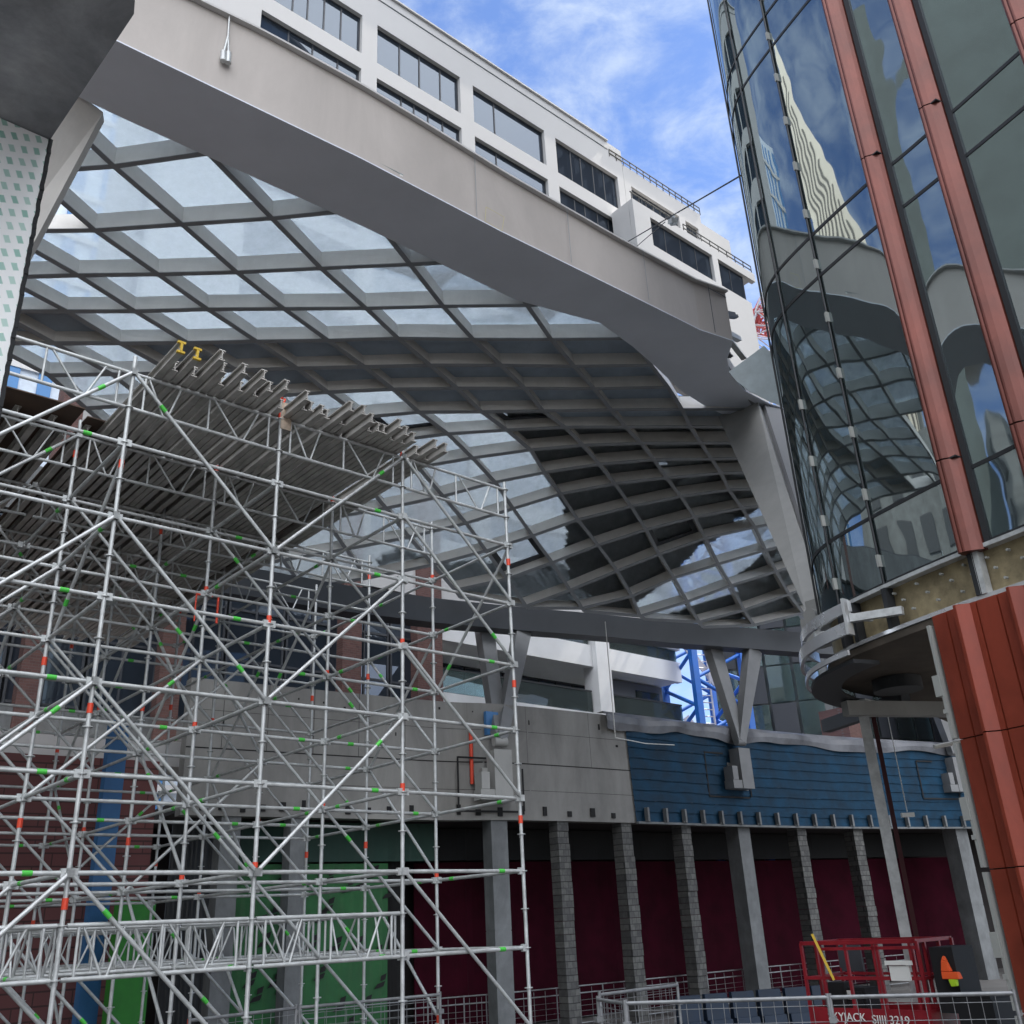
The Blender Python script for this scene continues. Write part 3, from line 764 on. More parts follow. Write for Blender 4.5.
for i in range(6):
    a, b = inn3[i] + ZZ * 1.61, inn3[i + 1] + ZZ * 1.61; c, d = out3[i + 1].copy(), out3[i].copy()
    c.z = d.z = 19.0; a.z = b.z = 19.0; c += bn * .1; d += bn * .1; tw.hexa([d, c, b, a] + [v + ZZ * .04 for v in (d, c, b, a)])
tw.build('top_plate', M['steelwhite'], can)
ec = MB(); e0 = ob[-1]; e1 = e0 + bn * 1.6
ec.hexa([e0 - bd * .04, e0, e1, e1 - bd * .04, e0 + ZZ * 1.66 - bd * .04, e0 + ZZ * 1.66, e1 + ZZ * 1.6, e1 + ZZ * 1.6 - bd * .04]); ec.build('end_plate', M['fascia'], can)
# raw steel at the beam end
for k in range(9):
    q = ob[-1] + bn * (.15 + .17 * k) + ZZ * (.15 + (k * 37 % 10) / 10 * 1.3)
    e = q + bd * (.9 + .5 * ((k * 7) % 5) / 5) + ZZ * (.25 * ((k * 3) % 4 - 1)) + bn * .2
    s_ = MB(); s_.beam(q, e, .16, .04 + .05 * (k % 3)); s_.beam(q + ZZ * .12, e + ZZ * .05, .03, .2); s_.build('stub', M['ringsteel'] if k % 2 else M['galv'], can)
# right leg, two leaves
def leaf(t0, t1, f1, f0, th, m, zt=18.1):
    A, B = atz(*t0, zt), atz(*t1, zt); D_, C_ = atd(*f0, 22.2), atd(*f1, 22.2)
    n = (B - A).cross(D_ - A).normalized() * th
    if n.y < 0: n = -n
    mb = MB(); mb.hexa([D_, C_, C_ + n, D_ + n, A, B, B + n, A + n]); return mb.build('leg', m, can)
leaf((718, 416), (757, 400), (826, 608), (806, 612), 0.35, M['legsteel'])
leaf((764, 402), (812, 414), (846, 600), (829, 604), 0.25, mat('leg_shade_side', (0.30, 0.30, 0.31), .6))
ft = MB(); q = atd(816, 613, 22.1); ft.box(q - ZZ * .75, .62, .5, .6, U); ft.tube(q - ZZ * .1 - U * .3, q - ZZ * .1 + U * .3, .16, 12); ft.box(q - ZZ * .1, .2, .35, .4, U)
ft.build('leg_foot', M['legsteel'], can)
# left leg, behind the wrapped column
A, B = atz(66, 84, 18.02), atz(103, 112, 18.02); D_, C_ = atd(-38, 300, 17.5), atd(-6, 318, 17.5)
mb = MB(); n = Vector((-.3, .9, .1)) * .3; mb.hexa([D_, C_, C_ + n, D_ + n, A, B, B + n, A + n]); mb.build('leg', M['steelwhite'], can)
# V struts on wall brackets
for (fx, fy, xl, xr, yt, wl) in ((500, 742, 484, 522, 628, .62), (740, 742, 714, 754, 648, .75), (953, 752, 925, 968, 662, .8)):
    q, d, i = path_at(WP, fx + (2 if fx < 600 else 13 if fx < 900 else 20), 6); d3 = Vector((d.x, d.y, 0)); n2 = WN[min(int(i), len(WN) - 1)]; n3 = Vector((n2.x, n2.y, 0))
    Dq = math.hypot(q.x, q.y) - .7
    foot = atd(fx, fy, Dq)
    for xt in (xl, xr):
        t_ = atz(xt, yt, 13.05 if fx > 400 else 12.8); t_ = t_ + Vector((0, .3, 0))
        s_ = MB(); s_.beam(foot, t_, .42 if xt == xl else .34, .3, n3, w2=wl, h2=.4); s_.build('strut', M['midsteel'], can)
    br_ = MB(); br_.tube(foot - d3 * .22, foot + d3 * .22, .15, 10)
    b0 = foot - ZZ * 1.75 + n3 * .1
    br_.box(b0, .62, .5, 1.5, d3); br_.box(b0 - d3 * .55, .5, .45, .3, d3); br_.box(b0 - d3 * .62 + ZZ * .31, .28, .44, .5, d3)
    br_.box(b0 + n3 * .33 - ZZ * .0, 1.0, .2, 1.0, d3)
    br_.build('wall_bracket', M['midsteel'] if fx > 600 else M['legsteel'], can)
    # dark tape frame on the wall round the bracket
    tpf = MB(); c0 = foot - ZZ * 2.0; c0 = wallpt(path_at(WP, fx - 4, 6)[2], c0.z, .09)
    for du, dz, w0, h0 in ((-1.3, 0, .06, 1.6), (1.0, 0.0, .06, 1.3), (-.8, 1.55, 1.0, .06), (-.2, -.05, 2.2, .06)):
        tpf.box(c0 + d3 * du + ZZ * dz, w0, .01, h0, d3)
    tpf.build('tape_frame', M['hole'], pod)
# sling hanging over the fascia
sl = MB(); p0 = atp(228, 16, ob[1], bn) - bn * .08; p1 = atp(226, 40, ob[1], bn) - bn * .1
sl.tube(p0, p1, .02, 6); sl.tube(p1, atp(221, 58, ob[1], bn) - bn * .12, .025, 6); sl.tube(p1, atp(226, 60, ob[1], bn) - bn * .12, .025, 6)
sl.tube(atp(221, 56, ob[1], bn) - bn * .12, atp(220.5, 65, ob[1], bn) - bn * .12, .06, 8); sl.tube(atp(226, 57, ob[1], bn) - bn * .12, atp(225.5, 67, ob[1], bn) - bn * .12, .06, 8)
solo(sl, 'lifting_sling', M['galv'], 'grey lifting sling with two shackles hanging over the white edge beam', 'sling')
# plastic sheet closing the gap beyond the beam end
ps = MB(); P_ = [atd(x, y, 23.6) for x, y in ((729, 372), (748, 358), (764, 346), (790, 372), (792, 410), (770, 402), (750, 392), (736, 381))]
ps.face(P_); o = solo(ps, 'plastic_sheet', mat('dusty_sheet', (.42, .5, .52), .4, var=.15, scale=2), 'grey dusty plastic sheet stretched in the gap between canopy corner and glass tower', 'sheet')
o.modifiers.new('solid', 'SOLIDIFY').thickness = .02

for k in range(6):
    px = 688 + k * 27; q = atd(px, 1000, 30.5 + .45 * k); q.z = 0; d = (atd(px + 20, 1000, 30.8 + .45 * k) - atd(px, 1000, 30.5 + .45 * k)); d.z = 0; d.normalize()
    mb = MB(); y_ = Vector((-d.y, d.x, 0))
    for h0, h1, w0, w1 in ((0, .3, .3, .26), (.3, .95, .13, .08)):
        r0 = [q + d * (i * .36) + y_ * (j * w0) + ZZ * h0 for i, j in ((-1, -1), (1, -1), (1, 1), (-1, 1))]; r1_ = [q + d * (i * .35) + y_ * (j * w1) + ZZ * h1 for i, j in ((-1, -1), (1, -1), (1, 1), (-1, 1))]
        mb.hexa(r0 + r1_)
    solo(mb, 'road_barrier', M['barrier'], 'blue plastic barrier on the ground behind the mesh fence, %s from the left' % 'first second third fourth fifth sixth'.split()[k], 'barrier', 'blue plastic barriers behind the fence')
# ================================================================ SCAFFOLD
A0 = Vector((-4.758, 10.445, 0)); SP = 2.078; Z0 = 2.705
def sp_(i, r): return A0 + U * (SP * i) + N * (SP * r)
scaf = thing('scaffold', sp_(0, 0), 'tall steel tube scaffold with red and green tags filling the left half', 'scaffold')
NR = 6
def scrlen(a, b):
    p, q = proj(a), proj(b)
    x0, x1 = sorted((p[0], q[0]))
    if x1 < 0 or x0 > 1024 or min(p[1], q[1]) > 1024: return -1
    return math.hypot(p[0] - q[0], p[1] - q[1])
grid = {}
for r in range(NR):
    for i in range(-4, 4):
        if (r >= 4 and i > 2) or (r >= 5 and i > 0): continue
        b = sp_(i, r)
        x = proj(b + ZZ * 5)[0]
        if x < -440: continue
        grid[i, r] = b
for (i, r), b in grid.items():
    x = proj(b + ZZ * 5)[0]
    if x < -12: continue
    mb = MB(); h = 9.95 if i < 3 else 9.85
    jit = Vector((random.uniform(-.01, .01), random.uniform(-.01, .01), 0))
    mb.tube(b + jit + ZZ * .25, b - jit + ZZ * h, .0262, 10)
    mb.tube(b + ZZ * .0, b + ZZ * .3, .018, 8); mb.box(b, .15, .15, .008, U)
    z = Z0 - 2
    while z < h:
        mb.tube(b + ZZ * (z - .006), b + ZZ * (z + .006), .058, 10)
        mb.tube(b + ZZ * (z - .05), b + ZZ * (z - .006), .03, 8); z += .5
    zz = Z0 - 1.0 - .35 + random.choice((0, .35))
    while zz < h:
        mb.tube(b + ZZ * zz, b + ZZ * (zz + .11), .033, 10, 1); zz += random.choice((2.0, 3.0))
    mb.build('standard', [M['galv'], M['red']], scaf)
led = []; brc = []; gir = []
def nodez(b, k): return b + ZZ * (Z0 + k)
def pin(a, b, o=.05):
    d = (b - a).normalized(); return a + d * o, b - d * o
levels = [-1.5, 0, 1, 2, 3, 4, 5, 6]
for (i, r), b in grid.items():
    if (i + 1, r) in grid:
        c = grid[i + 1, r]
        for k in levels:
            if k == 0 and not (i == 2): continue
            if k == -1.5 and r == 0: continue
            led.append((*pin(nodez(b, k), nodez(c, k)), r))
        # lattice girders low and high
        if i < 2: gir.append((nodez(b, 0), nodez(c, 0), r))
        gir.append((nodez(b, 6.5), nodez(c, 6.5), r))
        if i == 2: led.append((*pin(nodez(b, .0), nodez(c, .0)), r)) if False else None
        # braces
        if True:
            if i in (-4, -2): pr = [(3, 5), (1, 3), (5, 7), (-1, 1)]
            elif i in (-3, -1): pr = [(3, 5), (5, 7), (1, 3), (-1, 1)]
            elif i == 0: pr = [(7, 5), (5, 3), (3, 1), (1, -1)]
            elif i == 1: pr = [(5, 7), (3, 5), (1, 3)] if r in (0, 2, 4) else [(6, 4), (4, 2), (2, 0), (0, -2)]
            else: pr = [(7, 5), (6, 4), (4, 2), (1, -1)] if r == 0 else [(6, 4), (4, 2), (2, 0), (0, -2)]
            if r == 1 and i == 0: pr = [(6, 4), (4, 2), (0, -2), (2, 4)]
            for k0, k1 in pr: brc.append((nodez(b, k0) - N * .05, nodez(c, k1) - N * .05, r))
    if (i, r + 1) in grid:
        c = grid[i, r + 1]
        for k in levels[1:]:
            led.append((*pin(nodez(b, k), nodez(c, k)), r + .5))
        if i % 2 == 0: gir.append((nodez(b, 0), nodez(c, 0), r + .5))
        if r >= 1 and (i + r) % 2 == 0:
            for k0, k1 in ((1, 3), (3, 5), (5, 3), (-1, 1)):
                brc.append((nodez(b, k0) + U * .05, nodez(c, k1) + U * .05, r + .5))
        if (i + r) % 3 == 0: brc.append((nodez(b, 6) + U * .05, nodez(c, 4) + U * .05, r + .5))
# two-bay-long braces crossing the planes diagonally on plan
def ledger(mb, a, b, green, rad=.024):
    mb.tube(a, b, rad, 8)
    d = (b - a).normalized()
    for e, s in ((a, 1), (b, -1)):
        mb.box(e + d * s * .0 - ZZ * .045, .07, .05, .09, Vector((d.x, d.y, 0)).normalized())
    if green is not None:
        q = a.lerp(b, green); mb.tube(q - d * .05, q + d * .05, rad + .004, 8, 1)
def emit(lst, name, rad, cap=98, gp=.55):
    lst = [(scrlen(a, b), a, b, r) for a, b, r in lst]
    lst = sorted([t for t in lst if t[0] > 0], key=lambda t: -t[0])
    rest = MB()
    for n, (s, a, b, r) in enumerate(lst):
        g = random.choice((.82, .2, .8)) if random.random() < gp else None
        if n < cap:
            mb = MB(); ledger(mb, a, b, g, rad); mb.build(name, [M['galv'], M['green']], scaf, fix=False)
        else: ledger(rest, a, b, g, rad)
    if rest.f: tag(rest.build(name, [M['galv'], M['green']], scaf, fix=False), kind='stuff')
emit(led, 'ledger', .025)
emit(brc, 'diagonal_brace', .0245, 98, .6)
gr_ = sorted([(scrlen(a, b), a, b, r) for a, b, r in gir if scrlen(a, b) > 0], key=lambda t: -t[0])
restg = MB()
for n, (s, a, b, r) in enumerate(gr_):
    mb = MB() if n < 90 else restg
    d = (b - a).normalized(); a2, b2_ = a + d * .05, b - d * .05; H = ZZ * .5
    mb.tube(a2, b2_, .024, 8); mb.tube(a2 + H, b2_ + H, .024, 8)
    Lg = (b2_ - a2).length
    for x in (.12, Lg / 2, Lg - .12): mb.tube(a2 + d * x, a2 + d * x + H, .017, 6)
    segs = [.16, Lg * .25, Lg * .5 - .05]; 
    for x0, x1 in ((.16, Lg * .2), (Lg * .3, Lg * .2 + .05), (Lg * .5 + .06, Lg * .72), (Lg * .86, Lg * .74 + .03)):
        mb.tube(a2 + d * x0 + H, a2 + d * x1, .015, 6)
    if n < 90: mb.build('lattice_girder', M['galv'], scaf)
if restg.f: tag(restg.build('lattice_girder', M['galv'], scaf), kind='stuff')
# tag board on the second front standard
tb = MB(); q = sp_(1, 0) + ZZ * 9.55 - N * .04 + U * .07; tb.box(q, .16, .012, .42, U); tb.build('tag_board', mat('tag_board', (.45, .36, .28), .7, var=.4, scale=9), scaf)
rt = MB(); q = sp_(1, 0) + ZZ * 10.0
for k in range(5): rt.tube(q + Vector((.03 * math.cos(k * 2.2), .03 * math.sin(k * 2.2), -.03 + .02 * k)), q + Vector((.06 * math.cos(k * 2.2 + .8), .05 * math.sin(k * 2.2 + .8), .05)), .02, 6)
rt.build('ribbon', M['red'], scaf)
rt = MB(); q = sp_(1, 1) + ZZ * (Z0 + 4.98)
rt.tube(q + U * -.15, q + U * .1, .02, 6); rt.tube(q - U * .14, q - U * .14 - ZZ * .42, .012, 5); rt.tube(q + U * .2, q + U * .2 - ZZ * .4, .018, 5); rt.build('ribbon', M['red'], scaf)

# aluminium joists lying on the girders
def joist(u0, n0, L_, z, yel=False):
    a = A0 + U * u0 + N * n0 + ZZ * z; b = a + N * L_
    H = .155; mb = MB()
    mb.beam(a + ZZ * .008, b + ZZ * .008, .085, .014); mb.beam(a + ZZ * (H - .008), b + ZZ * (H - .008), .085, .014)
    mb.beam(a + ZZ * (H / 2), b + ZZ * (H / 2), .012, H - .03)
    mb.beam(a + ZZ * .04 - U * .012, b + ZZ * .04 - U * .012, .02, .02); mb.beam(a + ZZ * (H - .04) + U * .012, b + ZZ * (H - .04) + U * .012, .02, .02)
    if yel:
        e = a - N * .006
        for dz in (.008, H - .008): mb.beam(e + ZZ * dz, e + ZZ * dz + N * .04, .1, .03, mi=1)
        mb.beam(e + ZZ * (H / 2), e + ZZ * (H / 2) + N * .04, .03, H - .03, mi=1)
    return mb
ZT = Z0 + 7.03
g1 = 'aluminium joists laid side by side on the scaffold top'
u = 0.30; k = 0
us = [.30, .52, .78, .92, 1.15, 1.42, 1.62, 1.78, 2.14, 2.33, 2.5, 2.78, 2.98, 3.2, 3.42, 3.62, 3.82, 4.02, 4.42, 4.62]
for j, u in enumerate(us):
    mb = joist(u, -.72 + random.uniform(-.2, .2) + (.1 if j > 2 else -.05), 13.0, ZT + (.16 if False else 0), j < 2)
    if j == 0: lab = 'aluminium joist with a yellow painted end, the leftmost one overhanging the scaffold front'
    elif j == 1: lab = 'aluminium joist with a yellow painted end, second from left over the scaffold front'
    elif j == len(us) - 1: lab = 'rightmost aluminium joist, its bare end poking out beside the third scaffold standard'
    else: lab = 'plain aluminium joist overhanging the scaffold front, %s from the left' % ('third fourth fifth sixth seventh eighth ninth tenth eleventh twelfth thirteenth fourteenth fifteenth sixteenth seventeenth eighteenth nineteenth'.split()[j - 2])
    solo(mb, 'joist', [M['alu'], M['yellow']], lab, 'joist', g1 if 1 < j < len(us) - 1 else None)
u = 4.75
# lower second layer, offset between the first ones
for j, u in enumerate([.41, .66, 1.03, 1.3, 1.52, 1.96, 2.24, 2.62, 2.88, 3.1, 3.31, 3.52, 3.72, 3.92, 4.3, 4.52]):
    mb = joist(u, -.2 + random.uniform(-.3, .3), 12.6, ZT)
    solo(mb, 'joist', M['alu'], 'shorter aluminium joist set back between the overhanging ones on the scaffold top', 'joist', 'set back joists between the overhanging ones')
u = .1; j = 0
while u > -6.6:
    mb = joist(u, 2.15 + random.uniform(-.15, .1), 12.8, ZT)
    solo(mb, 'joist', M['alu'], 'aluminium joist under the plywood left of the first scaffold standard', 'joist', 'joists carrying the plywood at left')
    u -= random.choice((.2, .27, .34)); j += 1
# plywood sheets lying on the joists
for j, (u, n, lu, ln) in enumerate(((-5.4, 1.9, 2.4, 13), (-2.9, 1.9, 2.4, 13), (-.85, 1.6, 1.55, 13), (.55, 1.8, 1.1, 12), (1.75, 2.2, 1.15, 9.0), (2.95, 1.9, 1.1, 9.2), (4.1, 2.4, 1.1, 8.7))):
    mb = MB(); a = A0 + U * u + N * (n + ln / 2) + ZZ * (ZT + .158)
    mb.box(a, lu - .02, ln, .018, U)
    solo(mb, 'plywood_sheet', M['ply'], ['widest dark plywood sheet at the far left of the scaffold top', 'dark plywood sheet with a stepped front edge just left of the first standard',
         'brown plywood sheet behind the two yellow ended joists', 'brown plywood strip right of the yellow ended joists', 'brown plywood strip on the joists before the second standard',
         'brown plywood strip on the joists just past the second standard', 'rightmost plywood strip on the joists near the third standard'][j], 'plywood')
# ================================================================ GLASS TOWER
TPc = [(17, -9), (13.2, -1.2), (10.75, 4.2), (8.75, 8.4), (6.95, 12.0), (6.35, 13.05), (5.68, 14.5), (5.36, 15.45), (5.36, 16.25), (5.75, 17.3), (6.75, 18.4), (8.6, 19.5), (14, 22), (22, 25)]
TP = smooth_path(TPc, 14); TN = normals(TP)
def tw_i(az):
    a = math.radians(az); best = None
    for i in range(len(TP) - 1):
        f = lambda q: q.x * math.cos(a) - q.y * math.sin(a)
        if f(TP[i]) * f(TP[i + 1]) <= 0:
            k = i + f(TP[i]) / (f(TP[i]) - f(TP[i + 1]))
            if best is None: best = k
    return best
def tp_(i, off=0.0):
    k = min(int(i), len(TP) - 2); t = i - k
    q = TP[k].lerp(TP[k + 1], t); n = TN[k].lerp(TN[k + 1], t).normalized(); return q + n * off
def seg(i0, i1, off):                    # sampled stretch of the facade line
    pts = [i0] + [i for i in range(int(i0) + 1, int(math.ceil(i1)))] + [i1]
    if len(pts) < 4: pts = [i0 + (i1 - i0) * k / 4 for k in range(5)]
    return [tp_(i, off) for i in pts], [-(tp_(i, 1) - tp_(i, 0)) for i in pts]
T = thing('glass_tower', (8, 17, 0), 'rounded glass tower with tall copper half round fins filling the upper right of the picture', 'tower')
FIN = [tw_i(a) for a in (46, 37.9, 31.4, 27.1)]
iM1, iM2 = tw_i(22.0), tw_i(19.35)
iEnd = len(TP) - 1.01
nose = 8 * 14 + 6
cuts = [0.0, 14., 28.] + sorted(FIN) + [iM1, iM2, nose, nose + 9, nose + 20, nose + 34, iEnd]
zl = [7.62, 8.75, 13.5, 14.4, 19.2, 20.1, 24.9, 25.8]
for a, b in zip(cuts, cuts[1:]):
    if a < 14: continue
    for z0, z1 in zip(zl, zl[1:]):
        pts, of = seg(a, b, 0)
        mb = MB(); mb.ring(pts, [o * .03 for o in of], z0 + .02, z1 - .02, sm=True)
        mb.build('glass_panel', M['towerglass'], T)
pts, of = seg(0, iEnd, 0)
ug = MB(); ug.ring(pts, [o * .03 for o in of], 25.85, 66, sm=True); ug.build('upper_glazing', M['towerglass'], T)
ug = MB(); p0, o0 = seg(0, 14, 0); ug.ring(p0, [o * .03 for o in o0], 7.62, 25.8, sm=True); ug.build('side_glazing', M['towerglass'], T)
for z in zl[0:] + [30.6, 31.5, 36.3, 37.2, 42, 42.9]:
    p2, o2 = seg(0, iEnd, .012); mb = MB(); mb.ring(p2, [o * .05 for o in o2], z - .03, z + .03); mb.build('transom', M['duct'], T)
for z0, z1 in zip(zl[1::2], zl[2::2]): pass
for z in (13.5, 19.2, 24.9, 30.6, 36.3, 42, 47.7, 53.4):
    p2, o2 = seg(0, iEnd, -.35); mb = MB(); mb.ring(p2, [o * 5.5 for o in o2], z + .15, z + .8); mb.build('floor_slab', M['soffit'], T)
p2, o2 = seg(0, iEnd, -4.5); mb = MB(); mb.ring(p2, [o * .3 for o in o2], 7.7, 66); mb.build('core_wall', M['black'], T)
p2, o2 = seg(0, iEnd, .05); mb = MB(); mb.ring(p2, [o * 6 for o in o2], 66.01, 66.4); mb.build('roof_slab', M['concdark'], T)
for k, i in enumerate((10, 24, 37, 47, 60, 73, 90)):      # columns inside
    q = tp_(i, -1.6); mb = MB(); mb.tube((q.x, q.y, 7.7), (q.x, q.y, 25), .3, 12); mb.build('inner_column', M['concsmooth'], T)
# mullions with white clips
for i, zt_ in ((iM1, 25), (iM2, 12.5), (nose, 0)):
    q = tp_(i, .03); mb = MB(); mb.tube((q.x, q.y, 7.6), (q.x, q.y, 25.8), .022, 6); m_ = mb.build('mullion', M['duct'], T)
    z = 7.9; mb = MB()
    d = (tp_(i + .5, 0) - tp_(i - .5, 0)).normalized(); d = Vector((d.x, d.y, 0))
    while z < zt_:
        mb = MB(); mb.box(Vector((q.x, q.y, z)), .045, .07, .2, d); mb.build('clip', M['clip'], m_); z += 1.15
# fins
for i in FIN:
    q = tp_(i, 0); d = (tp_(i + .5) - tp_(i - .5)).normalized(); d = Vector((d.x, d.y, 0)); n = Vector((-d.y, d.x, 0))
    lv = [7.5, 8.95, 14.7, 20.4, 26.1, 66]
    mb = MB()
    for z0, z1 in zip(lv, lv[1:]):
        R_ = .2; k0 = len(mb.v); ns = 14
        prof = [n * x + d * y for y, x in ((.14, -.03), (.155, .11), (.145, .22), (.125, .245), (.10, .25), (.085, .242), (.07, .232), (.06, .238), (.045, .24), (.025, .232), (-.04, .18), (-.11, .11), (-.15, .06), (-.16, -.03))]
        Q = Vector((q.x, q.y, 0)); L2 = len(prof)
        mb.v += [Q + p + ZZ * (z0 + .012) for p in prof] + [Q + p + ZZ * (z1 - .012) for p in prof]
        for s in range(L2):
            e = (s + 1) % L2; mb.f.append([k0 + s, k0 + e, k0 + L2 + e, k0 + L2 + s]); mb.m.append(0); mb.sm.append(False)
        mb.f.append(list(range(k0, k0 + L2))); mb.m.append(0); mb.sm.append(False)
        mb.f.append(list(range(k0 + L2, k0 + 2 * L2))); mb.m.append(0); mb.sm.append(False)
    fo = mb.build('fin', M['terra'], T)
    for z in lv[1:-1]: g_ = MB(); g_.box(Vector((q.x, q.y, z - .012)) + n * .07 + d * .0, .30, .2, .024, d); g_.build('joint', M['duct'], fo)
    side = MB(); side.box(Vector((q.x, q.y, 7.6)) - d * .21 + n * .01, .09, .05, 25 - 7.6, d); side.build('gasket', M['duct'], fo)
# insulated edge band below the glass
mb = MB(); p2, o2 = seg(0, nose + 6, -.1); mb.ring(p2, [o * .1 for o in o2], 6.9, 7.56); mb.build('insulation', M['gold'], T)
for z0, z1, off, m_ in ((7.54, 7.6, .06, 'galv'), (6.84, 6.9, .06, 'chrome')):
    mb = MB(); p2, o2 = seg(0, nose + 14, off); mb.ring(p2, [o * .25 for o in o2], z0, z1); mb.build('edge_angle', M[m_], T)
for i in sorted(FIN) + [FIN[3] + 1.3, iM1, iM1 + 9, iM1 - 9 if False else iM2]:
    q = tp_(i, .0); d = (tp_(i + .5) - tp_(i - .5)).normalized(); mb = MB(); mb.box((q.x, q.y, 6.9), .09, .16, .64, Vector((d.x, d.y, 0))); mb.build('bracket_post', M['duct'] if i != FIN[3] else M['galv'], T)
for a in range(12):
    i = FIN[3] + 1.5 + a * (iM1 - FIN[3] - 2.5) / 11; z = 7.05 + .18 * (a % 3) + .05 * random.random()
    q = tp_(i, .0); dots = MB(); dots.tube(Vector((q.x, q.y, z)), Vector((*tp_(i, -.06), z)), .02, 8); dots.build('fixing', M['clip'], T)
for a in range(6):
    i = FIN[2] + 2 + a * (FIN[3] - FIN[2] - 4) / 5; q = tp_(i, 0); z = 7.05 + .18 * (a % 3); dots = MB(); dots.tube(Vector((q.x, q.y, z)), Vector((*tp_(i, -.06), z)), .02, 8); dots.build('fixing', M['clip'], T)
# curved bright rails round the nose
ia = tw_i(20.9)
for z0, z1, off in ((7.28, 7.46, .42), (6.92, 7.12, .50)):
    mb = MB(); p2, o2 = seg(ia, nose + 12, off); mb.ring(p2, [o * .06 for o in o2], z0, z1, sm=True); mb.build('curved_rail', M['chrome'], T)
mb = MB(); p2, o2 = seg(ia + 2, nose + 26, .46); mb.ring(p2, [o * .04 for o in o2], 6.62, 6.7, sm=True); mb.build('curved_rail', M['chrome'], T)
mb = MB(); p2, o2 = seg(ia + 2, nose + 30, .38); mb.ring(p2, [o * .5 for o in o2], 6.5, 6.56, sm=True); mb.build('nose_plate', M['duct'], T)
for i in [ia + .3, ia + 14]:
    mb = MB(); a, b = tp_(i, -.02), tp_(i, .42); mb.beam((a.x, a.y, 7.2), (b.x, b.y, 7.2), .06, .1); mb.build('rail_arm', M['galv'], T)
mb = MB(); a = tp_(ia + .2, .46); mb.box((a.x, a.y, 6.9), .16, .05, .58, U); mb.build('rail_end_plate', M['chrome'], T)
a, b = tp_(ia - 7, .05), tp_(ia, .42); mb = MB(); mb.beam((a.x, a.y, 7.1), (b.x, b.y, 7.16), .1, .12); mb.build('rail_arm', M['galv'], T)
# soffit and steel below
inner = [tp_(i, .04) for i in range(20, int(nose + 30))]
poly = [(q.x, q.y) for q in inner] + [(13.5, 27), (20, 14), (17, -6)]
mb = MB(); mb.prism(poly, 6.72, 6.83); mb.build('soffit', M['soffit'], T)
for r_, z0, m_ in ((.42, 6.5, 'duct'),):
    mb = MB(); c = Vector((6.7, 17.0, 0)); mb.tube(c + ZZ * z0, c + ZZ * 6.71, r_, 28); mb.build('ceiling_drum', M[m_], T)
a, b = Vector((5.9, 17.6, 6.35)), Vector((9.4, 18.6, 6.35)); mb = MB(); mb.beam(a, b, .2, .26); mb.build('steel_beam', M['legsteel'], T)
a, b = Vector((7.2, 18.0, 6.55)), Vector((6.4, 20.5, 6.55)); mb = MB(); mb.beam(a, b, .2, .26); mb.build('steel_beam', M['ringsteel'], T)
# cladding with folded ribs
i0 = tw_i(24.35); run = 0; prof = []; i = i0; last = tp_(i)
k = 0
while i > 16:
    q = tp_(i); run += (q - last).length; last = q; ph = run % .82
    off = .12
    if .42 < ph < .50: off = .12 + .15 * (ph - .42) / .08
    elif .50 <= ph < .545: off = .27
    elif .545 <= ph < .66: off = .27 - .15 * (ph - .545) / .115
    if .24 < ph < .26 or .74 < ph < .76: off = .09
    prof.append((q, tp_(i, 1) - q, off)); i -= .06 if i > 40 else .25
cl = MB()
zj = [0.02, 1.7, 3.38, 5.06, 6.83]
cl_ = thing('red_cladding', (7.5, 12, 0), 'rust red folded metal cladding covering the tower base at lower right', 'cladding')
for z0, z1 in zip(zj, zj[1:]):
    mb = MB(); mb.ring([q + n * o for q, n, o in prof], [-n * .06 for q, n, o in prof], z0 + .008, z1 - .008, sm=False); mb.build('folded_panel', M['clad'], cl_)
mb = MB(); mb.ring([q + n * .06 for q, n, o in prof[::6]], [-n * .15 for q, n, o in prof[::6]], .01, 6.8); mb.build('backing', M['duct'], cl_)
q = tp_(i0 + .7, .1); d = (tp_(i0 + 1) - tp_(i0)).normalized(); d = Vector((d.x, d.y, 0))
mb = MB(); z = .05
while z < 6.7:
    h_ = min(1.62, 6.75 - z); mb.box((q.x, q.y, z), .05, .1, h_, d); mb.box(Vector((q.x, q.y, z + .6)) + d * .06, .12, .12, .3, d); mb.box(Vector((q.x, q.y, z + .35)) + d * .02, .07, .12, .06, d); z += h_ + .06
mb.build('edge_trim', M['clip'], cl_)
# steel prop
pr = MB(); q = pol(19.45, 18.9); q.z = 0
pr.box(q, .18, .18, 6.46, Vector((.94, -.34, 0))); pr.box(q, .5, .5, .03, U); pr.box(q + Vector((.0, 0, 6.47)), .42, .42, .03, U)
solo(pr, 'steel_post', M['galv'], 'grey square steel post standing behind the red lift and propping the tower nose', 'post')
pr = MB(); q = pol(19.95, 19.6); pr.box(q, .08, .14, 6.4, Vector((.94, -.34, 0)))
solo(pr, 'steel_post', mat('oxide', (.08, .02, .022), .6), 'thin dark red steel post just right of the grey square post', 'post')
# pendant lamps / light tubes
lt = MB(); a = atd(934, 747, 24); lt.tube(a, a + Vector((.75, .1, .12)), .05, 8); solo(lt, 'tube_lamp', M['paper'], 'short white tube lamp fixed below the tower soffit', 'lamp')
ln = MB(); a = atd(893, 742, 26); ln.tube(a + ZZ * 2, Vector((a.x, a.y, 3 + 26 * .08)), .012, 5); ln.box((a.x, a.y, 3 + 26 * .075), .3, .1, .1); solo(ln, 'hanging_cord', M['paper'], 'thin cord hanging before the blue wall with a small pale tag at its end', 'cord')

